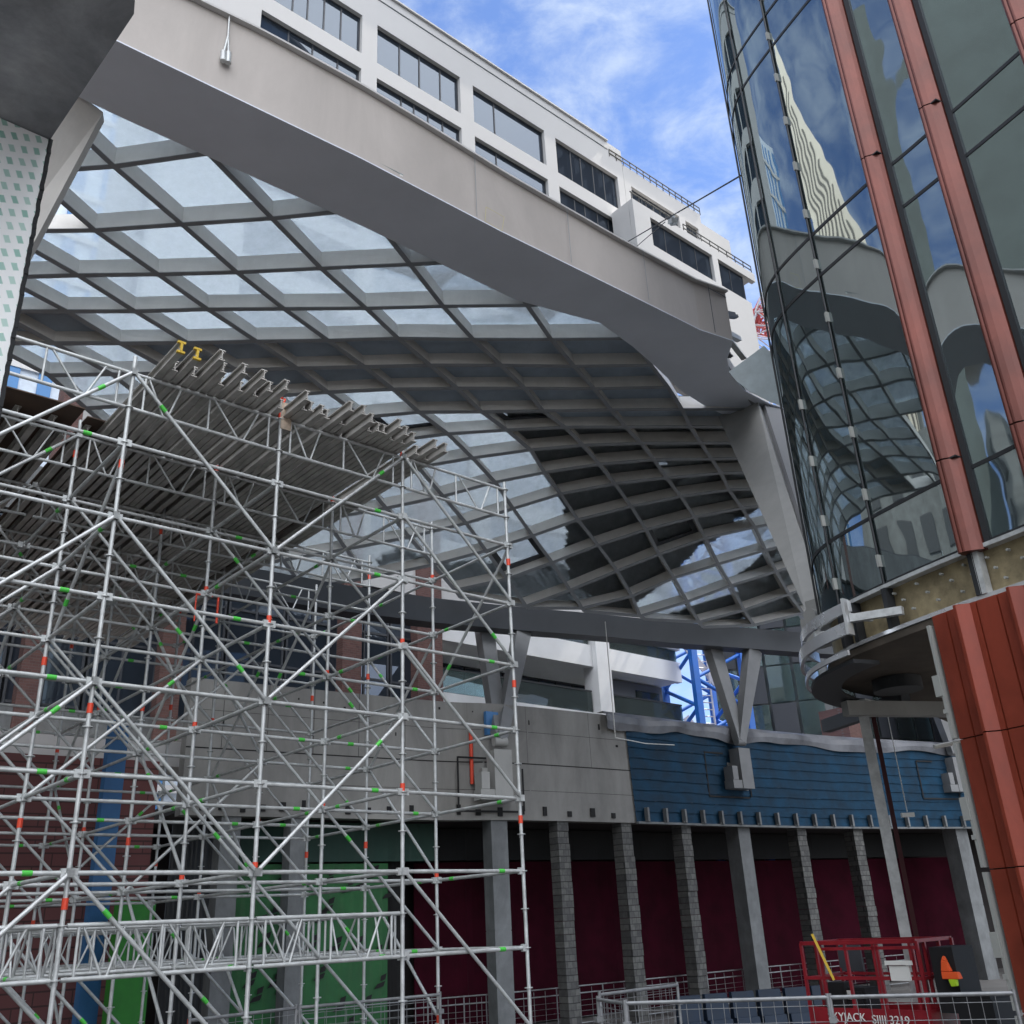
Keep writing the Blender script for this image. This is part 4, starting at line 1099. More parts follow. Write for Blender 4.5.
# ================================================================ WHITE APARTMENT BUILDING
FP = Vector((-.8, 37, 0))
def fp(u, z, off=0): return FP + U * u - N * off + ZZ * z
WB = thing('apartment_building', (8, 45, 0), 'long white apartment building with rows of wide dark windows, behind the canopy under the sky', 'building')
def fbox(mb, u0, u1, z0, z1, o0, o1, mi=0):   # box in facade space, o = outward offset
    a, b, c, d = fp(u0, 0, o0), fp(u1, 0, o0), fp(u1, 0, o1), fp(u0, 0, o1)
    return mb.hexa([v + ZZ * z0 for v in (a, b, c, d)] + [v + ZZ * z1 for v in (a, b, c, d)], mi)
uL, uR = -15.4, 11.3
bays = [-6.03 + 5.87 * j for j in range(-1, 3)]; WW = 5.02
flr = [40.72 - 3.47 * k for k in range(8)]
bands = MB(); zt = 45.55
zs = []
for zf in flr:
    fbox(bands, uL, uR, zf + 2.5, zt, 0, -.45); zt = zf
fbox(bands, uL, uR, 14.6, zt, 0, -.45)
for zf in flr:
    e = [uL] + [x for b in bays for x in (b, b + WW)] + [uR]
    for a, b in zip(e[::2], e[1::2]):
        if b - a > .01: fbox(bands, a, b, zf, zf + 2.5, 0, -.44)
fbox(bands, uL, uR, 14.6, 45.2, -6, -6.3)
fbox(bands, uL, uR, 45.0, 45.2, -.46, -5.99)
bands.build('wall', M['wbuild'], WB)
pb = MB(); fbox(pb, uL, 10.1, 45.56, 45.66, .12, -.5); fbox(pb, uL, 10.1, 44.95, 45.0, .03, .0, 1); pb.build('parapet_cap', [M['wbuild'], M['ringsteel']], WB)
bk = MB()
for zf in flr: fbox(bk, uL, uR, zf + .0, zf + 2.5, -1.4, -1.5)
bk.build('room_back', mat('room', (.10, .11, .13), .8, var=.5, scale=.4), WB)
wi = 0
for r, zf in enumerate(flr):
    for bi, b in enumerate(bays):
        x0 = proj(fp(b, zf + 1))[0]; 
        if proj(fp(b + WW, zf + 1))[0] < -50: continue
        mb = MB(); o0, o1 = -.2, -.28
        fbox(mb, b, b + WW, zf + .0, zf + .07, o0, o1); fbox(mb, b, b + WW, zf + 2.43, zf + 2.5, o0, o1)
        sp = [0, .28, .52, .78, 1] if (bi + r) % 2 else [0, .3, .45, .62, .8, 1]
        if r < 2 and bi == 2: sp = [0, .31, 1]
        if r < 2 and bi == 3: sp = [0, .26, .42, .62, .8, 1]
        for s in sp: fbox(mb, b + s * (WW - .07), b + s * (WW - .07) + .07, zf + .07, zf + 2.43, o0, o1)
        fr_ = mb.build('window', M['wframe'], WB)
        pn = MB(); fbox(pn, b + .02, b + WW - .02, zf + .03, zf + 2.47, -.235, -.245); pn.build('pane', M['winglass'], fr_)
        if r < 3:
            cu = MB(); u0 = b + random.random() * 2.6
            for q in range(3): fbox(cu, u0 + q * .45, u0 + q * .45 + .4, zf + .1, zf + 2.2 - .4 * (q % 2), -.5, -.55)
            cu.build('curtain', M['concsmooth'], fr_)
# stepped block at the right end
fu = lambda x, y, off: ((atp(x, y, FP - N * off, N) - FP).dot(U), atp(x, y, FP - N * off, N).z)
OB = 1.6
BL = thing('apartment_wing', (20, 50, 0), 'stepped white end of the apartment building with a projecting window bay and roof railing', 'building')
wb = MB()
fbox(wb, 11.32, 18.6, 43.2, 44.55, 0, -.45); fbox(wb, 11.32, 18.6, 30, 41.2, 0, -.45); fbox(wb, 11.32, 11.9, 41.2, 43.2, 0, -.44); fbox(wb, 16.3, 16.9, 41.2, 43.2, 0, -.44); fbox(wb, 18.2, 18.6, 41.2, 43.2, 0, -.44)
fbox(wb, 11.32, 18.6, 30, 44.5, -4, -4.4)
fbox(wb, 18.62, 22.0, 30, 44.3, -.3, -.7); fbox(wb, 21.6, 22.0, 30, 44.3, -.71, -4); fbox(wb, 18.6, 22, 43.9, 44.3, -.71, -4)
u0, z0 = fu(632, 198, OB); u1, _ = fu(757, 290, OB); zt = z0
uw = [(fu(650, 217, OB)[0], fu(711, 250, OB)[0]), (fu(717, 255, OB)[0], fu(745, 275, OB)[0])]
zw1 = fu(650, 217, OB)[1]; zw0 = fu(650, 243, OB)[1]
fbox(wb, u0, u1, zw1, zt, OB, OB - .3); fbox(wb, u0, u1 - .9, 30, zw0, OB, OB - .3)
fbox(wb, u0, uw[0][0], zw0, zw1, OB, OB - .29); fbox(wb, uw[0][1], uw[1][0], zw0, zw1, OB, OB - .29)
fbox(wb, u0, u0 + .3, 30, zt - .01, OB - .31, 0.0); fbox(wb, u0 + .31, u1, zt - .35, zt - .05, OB - .31, .01)
wb.build('wall', M['wbuild'], BL)
for (a, b), zz0, zz1, off in ((uw[0], zw0, zw1, OB), (uw[1], zw0, zw1, OB), ((11.9, 16.3), 41.2, 43.2, 0), ((16.9, 18.2), 41.2, 43.2, 0)):
    mb = MB(); n_ = 5 if b - a > 3 else 3
    for s in range(n_): fbox(mb, a + s * (b - a - .06) / (n_ - 1), a + s * (b - a - .06) / (n_ - 1) + .06, zz0, zz1, off - .2, off - .27)
    fbox(mb, a, b, zz0 + .002, zz0 + .06, off - .19, off - .28); fbox(mb, a, b, zz1 - .06, zz1 - .002, off - .19, off - .28)
    fr_ = mb.build('window', M['wframe'], BL); pn = MB(); fbox(pn, a, b, zz0 + .01, zz1 - .01, off - .23, off - .24); pn.build('pane', M['winglass'], fr_)
    rm = MB(); fbox(rm, a, b, zz0 + .01, zz1 - .01, off - .9, off - .95); rm.build('room_back', M['wframe'], fr_)
mb = MB()
for z in (44.75, 45.05): mb.beam(fp(10.2, z, 0.03), fp(18.6, z, 0.03), .05, .05)
for k in range(15): q = fp(10.2 + .6 * k, 44.5, 0.03); mb.beam(q, q + ZZ * .55, .04, .04, up=U)
mb.build('railing', M['duct'], BL); mb = MB()
for z in (zt + .3, zt + .6): mb.beam(fp(u0 + 4.6, z, OB - .1), fp(u1 - .1, z, OB - .1), .05, .05)
for k in range(9): q = fp(u0 + 4.6 + k * (u1 - u0 - 4.7) / 8, zt, OB - .1); mb.beam(q, q + ZZ * .6, .04, .04, up=U)
for k in range(6): q = fp(u0 + .1 + .6 * k, zt, OB - .1); mb.beam(q, q + ZZ * .55, .04, .04, up=U)
mb.beam(fp(u0, zt + .55, OB - .1), fp(u0 + 3.4, zt + .55, OB - .1), .06, .05)
mb.build('railing', M['duct'], BL)
# lower balcony storeys seen under the ring beam
LB = thing('balcony_block', (8, 40, 0), 'white balcony storeys with glass balustrades between the concrete wall and the ring beam', 'building')
mb = MB()
for z0, z1 in ((13.05, 14.0), (10.0, 11.05), (16.2, 17.2)): fbox(mb, -2.8, 11.2, z0, z1, 0.0, -.3); fbox(mb, -2.8, 11.2, z0 + .05, z0 + .35, -.31, -3.2)
for u in (5.3, 13.2): fbox(mb, u, u + .85, 8.5, 14.59, .25, -.6) if u < 6 else None
mb.build('balcony', M['balwhite'], LB)
mb = MB(); fbox(mb, -2.8, 11.2, 8.5, 19, -3.25, -3.5); mb.build('back_wall', M['wframe'], LB)
for u in [-2.6 + 1.05 * k for k in range(13)]:
    for z in (11.1, 14.1):
        mb = MB(); fbox(mb, u, u + .06, z, z + 2.0, -2.9, -3.0); fbox(mb, u + .07, u + 1.0, z + 1.93, z + 2.0, -2.9, -3.0); f_ = mb.build('window', M['wframe'], LB)
        pn = MB(); fbox(pn, u + .07, u + 1.03, z + .0, z + 1.92, -2.95, -2.97); pn.build('pane', M['winglass'], f_)
for u0_, u1_ in ((-2.7, 5.2), (6.2, 11.1)):
    for z in (11.1, 14.05):
        mb = MB(); fbox(mb, u0_, u1_, z, z + .85, -.12, -.14); bg_ = mb.build('balustrade', M['balglass'], LB)
        mb = MB(); fbox(mb, u0_, u1_, z + .86, z + .92, -.1, -.16)
        for k in range(6): x = u0_ + (u1_ - u0_) * k / 5; fbox(mb, x - .02, x + .02, z, z + .85, -.15, -.19)
        mb.build('handrail', M['duct'], bg_)
mb = MB(); fbox(mb, 7.7, 11.1, 11.06, 13.04, -1.2, -1.6); mb.build('grey_box', mat('slate_grey', (.13, .14, .16), .6), LB)
mb = MB(); fbox(mb, 9.2, 10.8, 11.3, 12.7, -1.15, -1.19); mb.build('pane', M['balglass'], LB)
# brick storeys with piers
BB = thing('brick_building', (-9, 32, 0), 'brick piers with dark glazing between them seen through the scaffold above the concrete wall', 'building')
for x0, x1 in ((416, 441), (341, 360), (160, 182), (22, 46)):
    ua, ub = (atp(x0, 655, FP, N) - FP).dot(U), (atp(x1, 655, FP, N) - FP).dot(U); mb = MB(); fbox(mb, ua, ub, 8.2, 21, .1, -.6); mb.build('brick_pier', M['brick'], BB)
mb = MB()
for z0, z1 in ((14.7, 16.2), (8.2, 9.1)): fbox(mb, -30, -2.9, z0, z1, -.05, -.55)
mb.build('wall_band', M['concsmooth'], BB)
mb = MB(); fbox(mb, -30, -2.85, 8.2, 16.6, -1.0, -1.2); mb.build('back_wall', M['wframe'], BB)
for k in range(9):
    u = -2.9 - 2.1 * k; mb = MB()
    for x in (0, .95, 1.95): fbox(mb, u - 2.03 + x, u - 1.96 + x, 8.2, 14.6, -.3, -.4)
    for z in (9.2, 11.2, 12.9): fbox(mb, u - 1.95, u - 1.08, z, z + .08, -.3, -.4); fbox(mb, u - .99, u - .02, z, z + .08, -.3, -.4)
    f_ = mb.build('window', M['wframe'], BB); pn = MB(); fbox(pn, u - 2.0, u, 8.2, 14.59, -.34, -.36); pn.build('pane', M['winglass'], f_)

# far buildings
BG = thing('blue_glass_building', pol(-33, 62), 'tall far building with blue and white vertical stripes seen through the left canopy panels', 'building')
a, b = pol(-50, 66), pol(-17.5, 70); d = (b - a); Lb = d.length; d.normalize(); n = Vector((-d.y, d.x, 0))
mb = MB(); mb.hexa([a, b, b + n * 8, a + n * 8, a + ZZ * 72, b + ZZ * 72, b + n * 8 + ZZ * 72, a + n * 8 + ZZ * 72]); mb.build('wall', mat('pale_wall', (.55, .62, .7), .5, var=.1), BG)
mb = MB(); x = .5
while x < Lb - 1: mb.box(a + d * x - n * .1, .9, .15, 71, d); x += 2.1
mb.build('glass_strip', M['bluepanel'], BG)
mb = MB()
for z in range(4, 72, 4): mb.box(a + d * Lb / 2 - n * .22 + ZZ * z, Lb - .1, .06, .5, d)
mb.build('spandrel', M['wbuild'], BG)
FB = thing('office_building', pol(17, 62), 'distant glass fronted office with a brick column, right of the blue crane mast', 'building')
a, b = pol(11.5, 60), pol(18.2, 60); c_ = pol(24, 68)
for (p, q, nm) in ((a, b, 0), (b, c_, 1)):
    d = (q - p); Ln = d.length; d.normalize(); n = Vector((-d.y, d.x, 0))
    mb = MB(); mb.hexa([p + n * .3, q + n * .3, q + n * 1, p + n * 1] + [v + ZZ * 24 for v in (p + n * .3, q + n * .3, q + n * 1, p + n * 1)]); mb.build('wall', M['concsmooth'], FB)
    x = 0; k = 0
    while x < Ln - 1:
        for z in range(6):
            g_ = MB(); zz_ = 10 + 2.3 * z; w_ = min(1.5, Ln - x - .1)
            g_.box(p + d * (x + w_ / 2) + ZZ * zz_, w_ - .08, .06, 2.2, d); g_.build('pane', M['balglass'] if (k + z) % 3 else M['wframe'], FB)
        x += 1.6; k += 1
mb = MB(); q = atd(838, 700, 57); mb.box((q.x, q.y, 0), 1.7, 1.7, 13.2, U); mb.build('brick_column', M['brick'], FB)
# buildings that stand behind and beside the viewer (seen in the tower's glazing), plus blocks added to shade canopy and glass
def tower_block(c, wx, wy, h, ax, m, label, name='offview_block', strips=True):
    t_ = thing(name, c, label, 'building'); mb = MB(); mb.box(c, wx, wy, h, ax); mb.build('wall', m, t_)
    ay = Vector((-ax.y, ax.x, 0)); mb = MB()
    if strips:
        for sgn, e, f_, Wd, Dp in ((1, ax, ay, wy, wx), (-1, ax, ay, wy, wx), (1, ay, ax, wx, wy), (-1, ay, ax, wx, wy)):
            x = -Wd / 2 + 1.2
            while x < Wd / 2 - 1:
                z = 3
                while z < h - 3:
                    cc = c + e * (sgn * (Dp / 2 + .02)) + f_ * x; mb.box(cc + ZZ * z, 1.3, .08, 2.1, f_); z += 3.4
                x += 2.6
        mb.build('window', M['wframe'], t_)
    return t_
bt_ = thing('stone_tower', Vector((-50, 28.5, 0)), 'tall sunlit beige tower with slanting top and upright fins, mirrored in curved glass', 'building')
mb = MB(); yy0, yy1 = 22.5, 33.5; zz0, zz1 = 44, 78
mb.hexa([(-55, yy0, 0), (-45, yy0, 0), (-45, yy1, 0), (-55, yy1, 0), (-55, yy0, zz0), (-45, yy0, zz0), (-45, yy1, zz1), (-55, yy1, zz1)]); mb.build('wall', M['beige'], bt_)
mb = MB(); y = yy0 + .3
while y < yy1 - .3:
    mb.box((-44.97, y, 2), .1, .3, zz0 + (zz1 - zz0) * (y - yy0) / (yy1 - yy0) - 5, Vector((1, 0, 0))); y += .75
mb.build('window', mat('stone_gap', (.12, .11, .1), .7), bt_)
tower_block(Vector((37, 53, 0)), 20, 19, 125, Vector((.788, .616, 0)), M['backdark'], 'very tall grey block added beyond the glass tower to keep the sun off the canopy')  # made-up sun blocker, added so the canopy stays in shade
tower_block(Vector((-30, -38, 0)), 60, 20, 34, Vector((1, 0, 0)), M['wbuild'], 'pale block behind the viewpoint mirrored in the tower glazing')
tower_block(Vector((-33, 23, 0)), 5, 15, 27, Vector((1, 0, 0)), M['concsmooth'], 'low grey block added in front of the beige tower to darken the glass reflection')  # added block, darkens the foot of the mirrored beige tower
tower_block(Vector((-44, -1.5, 0)), 18, 33.6, 62, Vector((1, 0, 0)), mat('slate_wall', (.10, .12, .12), .8, var=.2, scale=.3), 'dark grey block to the left mirrored in the tower glazing', strips=False)
# ================================================================ CRANES, CABLE
def lattice(mb, a, b, s0, s1, n, r, up=ZZ, mi=0):
    d = (b - a).normalized(); x = d.cross(up)
    if x.length < 1e-3: x = Vector((1, 0, 0))
    x.normalize(); y = x.cross(d); cr = [(-1, -1), (1, -1), (1, 1), (-1, 1)]
    P = lambda k, c: a.lerp(b, k / n) + (x * c[0] + y * c[1]) * ((s0 + (s1 - s0) * k / n) / 2)
    for c in cr: mb.tube(P(0, c), P(n, c), r * 1.6, 6, mi)
    for k in range(n):
        for q in range(4):
            e = (q + 1) % 4
            mb.tube(P(k, cr[q]), P(k, cr[e]), r, 5, mi)
            mb.tube(P(k, cr[q if k % 2 else e]), P(k + 1, cr[e if k % 2 else q]), r, 5, mi)
BC = thing('tower_crane', pol(10.9, 46), 'bright blue lattice crane mast standing behind the grey film on the wall', 'crane')
c = pol(10.9, 46); mb = MB(); ax = Vector((math.cos(.42), math.sin(.42), 0)); ay = Vector((-ax.y, ax.x, 0)); S_ = 1.35
cs4 = [c + ax * i * S_ + ay * j * S_ for i, j in ((-1, -1), (1, -1), (1, 1), (-1, 1))]
for q in cs4: mb.beam(q, q + ZZ * 21, .3, .3, up=ax)
for z in [2.6 * k for k in range(8)]:
    for q in range(4):
        a_, b_ = cs4[q], cs4[(q + 1) % 4]; mb.tube(a_ + ZZ * z, b_ + ZZ * (z + 1.3), .09, 6); mb.tube(b_ + ZZ * (z + 1.3), a_ + ZZ * (z + 2.6), .09, 6)
mb.build('mast', M['bluesteel'], BC)
mb = MB(); 
for s_ in (-.35, .35): mb.tube(c + ax * s_, c + ax * s_ + ZZ * 20, .05, 6)
for k in range(60): mb.tube(c - ax * .35 + ZZ * k * .33, c + ax * .35 + ZZ * k * .33, .03, 5)
for k in range(4): mb.beam(c + ax * .8 + ZZ * (k * 4 + 1), c - ax * .9 + ay * .5 + ZZ * (k * 4 + 3.6), .12, .3)
mb.build('ladder', M['cranewhite'], BC)
RC = thing('luffing_crane', pol(16.3, 82), 'small red and white lattice crane top showing between the white building and the glass tower', 'crane')
q0 = atd(757, 372, 82); q1 = atd(768, 318, 82); q2 = atd(776, 264, 82); q3 = atd(748, 322, 82); q4 = atd(786, 330, 82)
mb = MB(); lattice(mb, Vector((q0.x, q0.y, 0)), q0, 2.4, 2.4, 22, .08); lattice(mb, q0, q1, 2.4, 2.0, 4, .07); lattice(mb, q1, q2, 2.2, .4, 7, .06); mb.build('mast', M['cranewhite'], RC)
mb = MB(); lattice(mb, q3, q4, 1.4, 1.2, 8, .06); mb.tube(q2, q3, .05, 5); mb.tube(q2, q4, .05, 5); lattice(mb, q3, q1 + ZZ * 1.2, 1.0, .8, 4, .06); mb.build('jib', M['cranered'], RC)
CB = MB(); a = fp(13.3, 41.5, 1.6); b = atd(752, 169, 17.2)
a = atd(610, 252, 36)
CB.tube(a, b, .02, 6); CB.tube(a - ZZ * .9, atd(665, 222, 24), .014, 5)
solo(CB, 'cable', M['duct'], 'thin dark cable stretched from the white building to the glass tower', 'cable')
lm = MB(); q = a.lerp(b, .0); q = atd(673, 221, 24.5); dd = (b - a).normalized(); lm.beam(q - dd * .3, q + dd * .3, .2, .14); lm.beam(q + dd * .1 - ZZ * .14, q + dd * .1 + ZZ * .16, .1, .1, up=U)
lm.tube(q - dd * .3 - ZZ * .1, q + dd * .35 - ZZ * .16, .05, 6); solo(lm, 'street_lamp', M['galv'], 'small grey lamp hung on the overhead cable', 'lamp')

# ================================================================ NEAR CORBEL AND WRAPPED COLUMN
a = atd(50, 140, 4.6); zt = a.z; b = atz(0, 118, zt); dirn = (b - a); b = a + dirn * 2.2; back = Vector((-dirn.y, dirn.x, 0)).normalized() * .9
if back.dot(a) < 0: back = -back
me = bpy.data.meshes.new('column')
nu, nv = 1, 220; vs = []; fs = []; uv = []
rag = [random.uniform(-.002, .003) for _ in range(nv + 1)]
for k in range(nv + 1):
    z = zt + (0.0 - zt) * k / nv; e = dirn.normalized() * rag[k]
    for p in (Vector((a.x, a.y, z)) + e, Vector((b.x, b.y, z)), Vector((b.x, b.y, z)) + Vector((back.x, back.y, 0)), Vector((a.x, a.y, z)) + Vector((back.x, back.y, 0)) + e): vs.append(p - Vector((a.x, a.y, 0)))
mats = []
for k in range(nv):
    for q in range(4):
        e = (q + 1) % 4; fs.append((4 * k + q, 4 * k + e, 4 * k + 4 + e, 4 * k + 4 + q)); mats.append(0 if q == 0 else 1)
me.from_pydata(vs, [], fs); me.materials.append(M['wrap']); me.materials.append(M['concdark']); me.polygons.foreach_set('material_index', mats)
ul = me.uv_layers.new(name='UVMap'); Lw = (b - a).length
for p_ in me.polygons:
    for li in p_.loop_indices:
        v = vs[me.loops[li].vertex_index]; ul.data[li].uv = (math.hypot(v.x, v.y), v.z)
o = bpy.data.objects.new('wrapped_column', me); C.objects.link(o); o.location = (a.x, a.y, 0)
tag(o, 'near column wrapped in white film printed with slanted green marks, at the left edge', 'column')
ed = MB(); s = dirn.normalized()
prev = None
for k in range(0, nv, 1):
    z = zt - zt * k / nv; p = Vector((a.x, a.y, z)) + s * (rag[k] - .004)
    if prev: ed.beam(prev, p, .016 + .014 * random.random() ** 2, .02, up=U)
    prev = p
solo(ed, 'edge_strip', M['black'], 'torn black rubber strip down the right edge of the wrapped column', 'strip')
cb_ = MB(); po = [atz(x, y, zt + .01) for x, y in ((50, 140), (134, 14), (137, -30), (150, -160), (-250, -260), (-320, 40), (0, 118))]
# rough downward face, the body leans away from the light side
nV = 10; off = Vector((-.75, .0, 0))
cb_.prism([(p.x, p.y) for p in po], zt + .01, zt + 1.1, off=off)
lp = MB(); e0, e1 = po[2], po[3]; 
solo(cb_, 'concrete_corbel', M['concdark'], 'heavy dark concrete block overhead in the top left corner resting on the wrapped column', 'concrete block')
lp.hexa([po[2] + Vector((.0, 0, .01)), po[3] + Vector((0, 0, .01)), po[3] + Vector((.05, 0, .01)), po[2] + Vector((.05, 0, .01)), po[2] + ZZ * .2, po[3] + ZZ * .2, po[3] + Vector((.05, 0, .2)), po[2] + Vector((.05, 0, .2))])

# ================================================================ SCISSOR LIFT
LF = atd(915, 941, 17.2); zr = LF.z; zf_ = zr - 1.1
LFp = Vector((LF.x, LF.y, 0)); LLp = atd(800, 945, 18.3); LLp.z = 0; RRp = atd(965, 940, 18.0); RRp.z = 0
eL = (LLp - LFp); lenL = eL.length; eL.normalize(); eW = Vector((eL.y, -eL.x, 0)); lenW = 1.15
if eW.dot(RRp - LFp) < 0: eW = -eW
lift = thing('scissor_lift', LFp, 'red scissor lift with railed platform parked behind the mesh fence at lower right', 'lift')
def lf(l, w_, z): return LFp + eL * l + eW * w_ + ZZ * z
def lbox(mb, l0, l1, w0, w1, z0, z1, mi=0):
    r = [lf(l0, w0, z0), lf(l1, w0, z0), lf(l1, w1, z0), lf(l0, w1, z0)]; return mb.hexa(r + [v + ZZ * (z1 - z0) for v in r], mi)
mb = MB(); lbox(mb, .02, lenL - .02, 0.02, lenW - .02, zf_ - .05, zf_); lbox(mb, 0, lenL, 0, .018, zf_ - .27, zf_ + .15); lbox(mb, 0, lenL, lenW - .018, lenW, zf_ - .27, zf_ + .15); lbox(mb, -.018, 0, 0, lenW, zf_ - .27, zf_ + .15); lbox(mb, lenL, lenL + .018, 0, lenW, zf_ - .27, zf_ + .15)
pf = mb.build('platform', M['liftred'], lift)
mb = MB(); lbox(mb, .1, lenL - .1, .1, lenW - .1, .3, .72); lbox(mb, .35, .95, -.02, .1, .32, .7); ch = mb.build('chassis', M['liftred'], lift)
for l in (.32, lenL - .32):
    for w_ in (.02, lenW - .02):
        mb = MB(); c0 = lf(l, w_ - .09, .22); mb.tube(c0, c0 + eW * .18, .22, 20); wh = mb.build('wheel', M['tyre'], lift); mb = MB(); mb.tube(c0 - eW * .008, c0 + eW * .188, .12, 14); mb.build('rim', M['liftred'], wh)
for w_ in (.2, lenW - .2):
    for z0, z1 in ((.74, .92), (.92, zf_ - .06)):
        for s_ in (0, 1):
            mb = MB(); p_, q_ = lf(.2, w_ + s_ * .06, z0), lf(lenL - .2, w_ + s_ * .06, z1)
            if s_: p_.z, q_.z = z1, z0
            mb.beam(p_, q_, .05, .09); mb.build('scissor_arm', M['liftred'], lift)
def rails(name, posts, z0, segs):
    mb = MB()
    for (l, w_) in posts: q = lf(l, w_, 0); mb.beam(q + ZZ * z0, q + ZZ * zr, .045, .045, up=eL)
    for (a, b, z, t_) in segs: mb.beam(lf(*a, z), lf(*b, z), t_, t_)
    return mb.build(name, M['liftred'], lift)
zm = zr - .52
P4 = [0, .12, lenL * .33, lenL * .36, lenL * .6, lenL * .83, lenL]
rails('guard_rail', [(l, .03) for l in P4], zf_, [((0, .03), (lenL, .03), zr, .06), ((0, .03), (lenL * .83, .03), zr - .09, .045), ((0, .03), (lenL, .03), zm, .05)])
rails('guard_rail', [(l, lenW - .03) for l in (0, .7, 1.4, lenL)], zf_, [((0, lenW - .03), (lenL, lenW - .03), zr, .05), ((0, lenW - .03), (lenL, lenW - .03), zm, .04)])
rails('guard_rail', [(0.03, .3), (.03, .75)], zf_, [((.03, 0), (.03, lenW), zr, .05), ((.03, 0), (.03, lenW), zm, .045)])
rails('guard_rail', [(lenL - .03, .4)], zf_, [((lenL - .03, 0), (lenL - .03, lenW), zr, .045), ((lenL - .03, 0), (lenL - .03, lenW), zm, .04)])
mb = MB(); lbox(mb, .17, .5, -.03, .0, zr - .55, zr - .34); lbox(mb, .1, .55, -.05, -.02, zr - .33, zr - .27); mb.build('paper_holder', M['paper'], lift)
mb = MB(); lbox(mb, lenL - .55, lenL - .2, .25, .5, zf_ + .02, zf_ + .5); mb.build('control_box', M['black'], lift)
def text(s, size, p, xdir, m, name, parent):
    cu = bpy.data.curves.new(name, 'FONT'); cu.body = s; cu.size = size; cu.extrude = .004
    to = bpy.data.objects.new(name, cu); C.objects.link(to); dg = bpy.context.evaluated_depsgraph_get()
    me = bpy.data.meshes.new_from_object(to.evaluated_get(dg)); C.objects.unlink(to); bpy.data.objects.remove(to)
    me.materials.clear(); me.materials.append(m); o = bpy.data.objects.new(name, me); C.objects.link(o)
    z = ZZ; x = xdir.normalized(); y = z; nz = x.cross(y)
    R3 = Matrix((x, y, nz)).transposed().to_4x4()
    me.transform(R3); me.transform(Matrix.Translation(p - root_loc(parent))); o.parent = parent; return o
text('SKYJACK', .17, lf(lenL - .35, -.03, zf_ - .03), -eL, M['paper'], 'lettering', pf)
text('SJIII 3219', .17, lf(.95, -.03, zf_ - .05), -eL, M['paper'], 'lettering', pf)
# things on the platform
def person_free_cloth():
    mb = MB(); c0 = lf(-.35, .2, zr - .52); 
    def P(x, z, y): return c0 - eL * (x * .72) + ZZ * (z * .72) - eW * (y * .8)
    out_ = [(-.13, -.02), (-.15, .2), (-.11, .36), (-.05, .42), (.0, .36), (.03, .2), (.1, .13), (.2, .11), (.25, .04), (.22, -.03)]
    mb.hexa([P(-.14, -.02, -.06), P(.23, -.02, -.06), P(.23, -.02, .1), P(-.14, -.02, .1), P(-.15, .12, -.04), P(.2, .11, -.04), P(.2, .11, .08), P(-.15, .12, .08)])
    mb.hexa([P(-.15, .121, -.04), P(.05, .121, -.04), P(.05, .121, .08), P(-.15, .121, .08), P(-.12, .34, -.03), P(.0, .3, -.03), P(.0, .3, .05), P(-.12, .34, .05)])
    mb.hexa([P(-.12, .341, -.03), P(.0, .301, -.03), P(.0, .301, .05), P(-.12, .341, .05), P(-.08, .42, -.01), P(-.03, .41, -.01), P(-.03, .41, .02), P(-.08, .42, .02)])
    mb.hexa([P(.02, -.16, .0), P(.14, -.15, .0), P(.14, -.15, .1), P(.02, -.16, .1), P(-.02, -.021, .0), P(.15, -.021, .0), P(.15, -.021, .1), P(-.02, -.021, .1)], 1)
    o = solo(mb, 'safety_vest', [M['orange'], M['lime']], 'bright orange safety vest with lime hem hanging on the lift rail', 'vest')
    md = o.modifiers.new('round', 'BEVEL'); md.width = .025; md.segments = 3
person_free_cloth()
mb = MB(); lbox(mb, -.03 - .4, -.06, .25, .9, zf_ + .1, zr - .1); solo(mb, 'crate', M['black'], 'large black box at the right end of the red lift', 'box')
mb = MB(); lbox(mb, -.9, -.35, .2, .9, zf_ - .5, zf_ + .3); lbox(mb, -.86, -.4, .24, .86, zf_ + .3, zf_ + .36); solo(mb, 'crate', M['black'], 'dark case low down right of the lift beside the cladding', 'box')
mb = MB(); lbox(mb, lenL - .85, lenL - .35, .35, .75, zf_ + .0, zf_ + .42); lbox(mb, lenL - .8, lenL - .4, .32, .35, zf_ + .1, zf_ + .36, 0); lbox(mb, lenL - .62, lenL - .42, .3, .318, zf_ + .25, zf_ + .38, 1); solo(mb, 'tool_bag', [M['black'], M['paper']], 'dark tool case with a pale round sticker standing on the lift platform', 'tool case')
mb = MB(); lbox(mb, lenL - .8, lenL - .4, .5, .54, zr - .45, zr - .06); lbox(mb, lenL - .4, lenL - .37, .5, .54, zr - .4, zr - .1); solo(mb, 'screen_panel', M['wframe'], 'small dark panel leaning on the lift back rail', 'panel')
mb = MB(); a_ = atd(812, 934, 17.95); b_ = atd(834, 980, 17.95); mb.beam(a_, b_, .055, .04); solo(mb, 'level_pole', M['yellow'], 'yellow pole leaning over the left corner of the lift rail', 'pole')
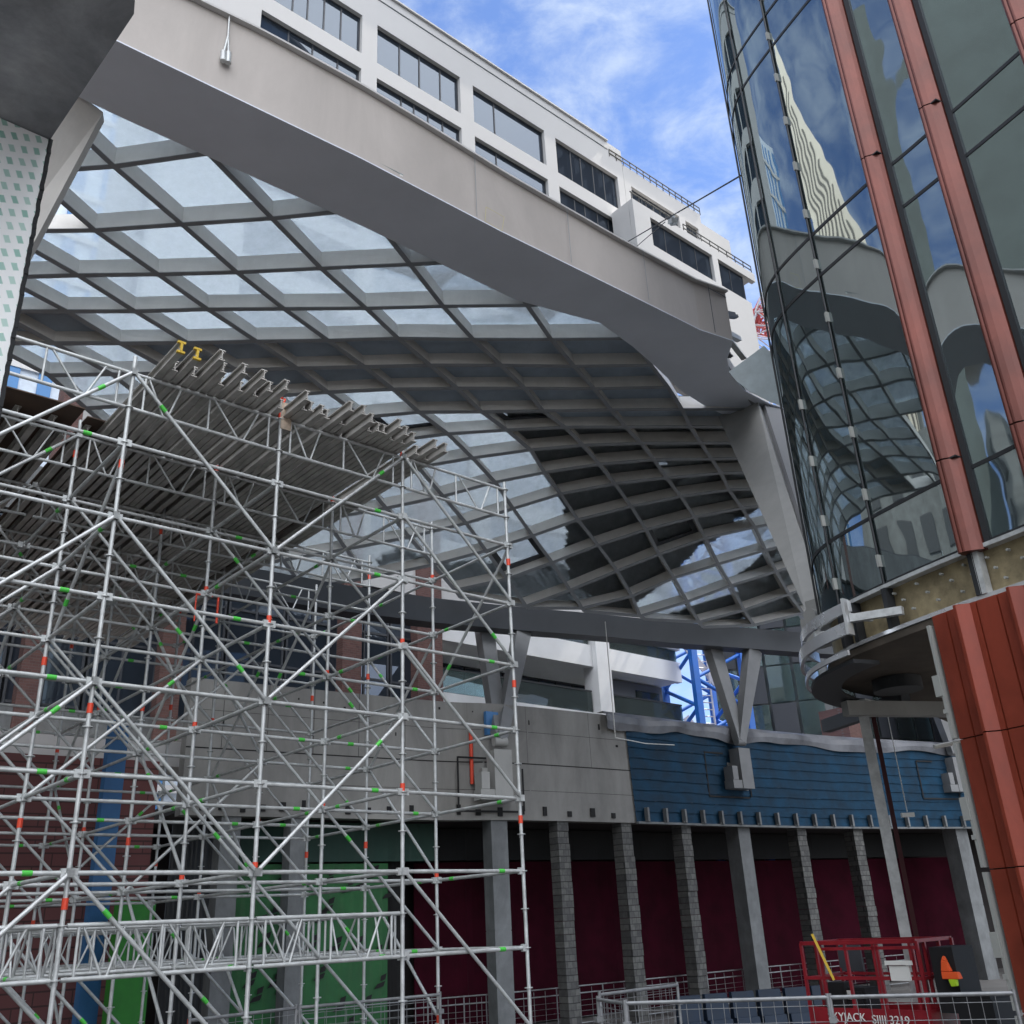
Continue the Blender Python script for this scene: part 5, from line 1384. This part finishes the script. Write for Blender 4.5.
# ================================================================ FENCES
def fence(x0, y0, x1, y1, z, label, D0=None, D1=None, bars=14, group=None):
    a = atz(x0, y0, z); b = atz(x1, y1, z)
    if D0: a = atd(x0, y0, D0); b = atd(x1, y1, D1); 
    a.z = b.z = z; t_ = thing('fence_panel', Vector((a.x, a.y, 0)), label, 'fence', group); A_, B_ = Vector((a.x, a.y, 0)), Vector((b.x, b.y, 0)); d = (B_ - A_).normalized(); Ln = (B_ - A_).length
    mb = MB(); mb.tube(a, b, .022, 8); mb.tube(A_ + ZZ * .15, B_ + ZZ * .15, .02, 8); mb.tube(A_, a + ZZ * .04, .022, 8); mb.tube(B_, b + ZZ * .04, .022, 8); mb.build('frame', M['fence'], t_)
    mb = MB()
    for k in range(1, int(Ln / .14)): q = A_ + d * (k * .14); mb.tube(q + ZZ * .15, q + ZZ * z, .004, 4)
    for k in range(1, int(z / .16)): mb.tube(A_ + ZZ * (k * .16 + .1), B_ + ZZ * (k * .16 + .1), .004, 4)
    mb.build('wire_mesh', M['fence'], t_)
    mb = MB(); mb.box(A_ - Vector((0, 0, 0)), .6, .22, .12, Vector((-d.y, d.x, 0))); mb.build('foot_block', M['concsmooth'], t_)
    mb = MB(); mb.box(a - ZZ * .25, .08, .09, .06, d); mb.build('clamp', M['fence'], t_)
fence(626, 1004, 829, 1006, 2.1, 'long mesh fence panel in front of the two middle podium columns', 12.6, 12.4)
fence(831, 1005, 1016, 1003, 2.1, 'mesh fence panel crossing in front of the red lift', 12.4, 12.4)
fence(598, 1001, 625, 1010, 2.1, 'short mesh fence panel end turned towards the viewer, leftmost of the fence', 13.4, 12.6)
fence(678, 994, 600, 1000, 2.1, 'mesh fence panel standing behind the others beside the third block column', 15.5, 14.2)
fence(440, 1000, 300, 1008, 2.1, 'grey framed fence panel behind the front right scaffold leg', 16.0, 15.0)
fence(296, 1009, 190, 1018, 2.1, 'grey framed fence panel behind the middle scaffold legs', 15.0, 14.0)
fence(105, 1017, 22, 1019, 2.1, 'low grey tubular fence panel at the lower left behind the first scaffold leg', 13.0, 13.0)
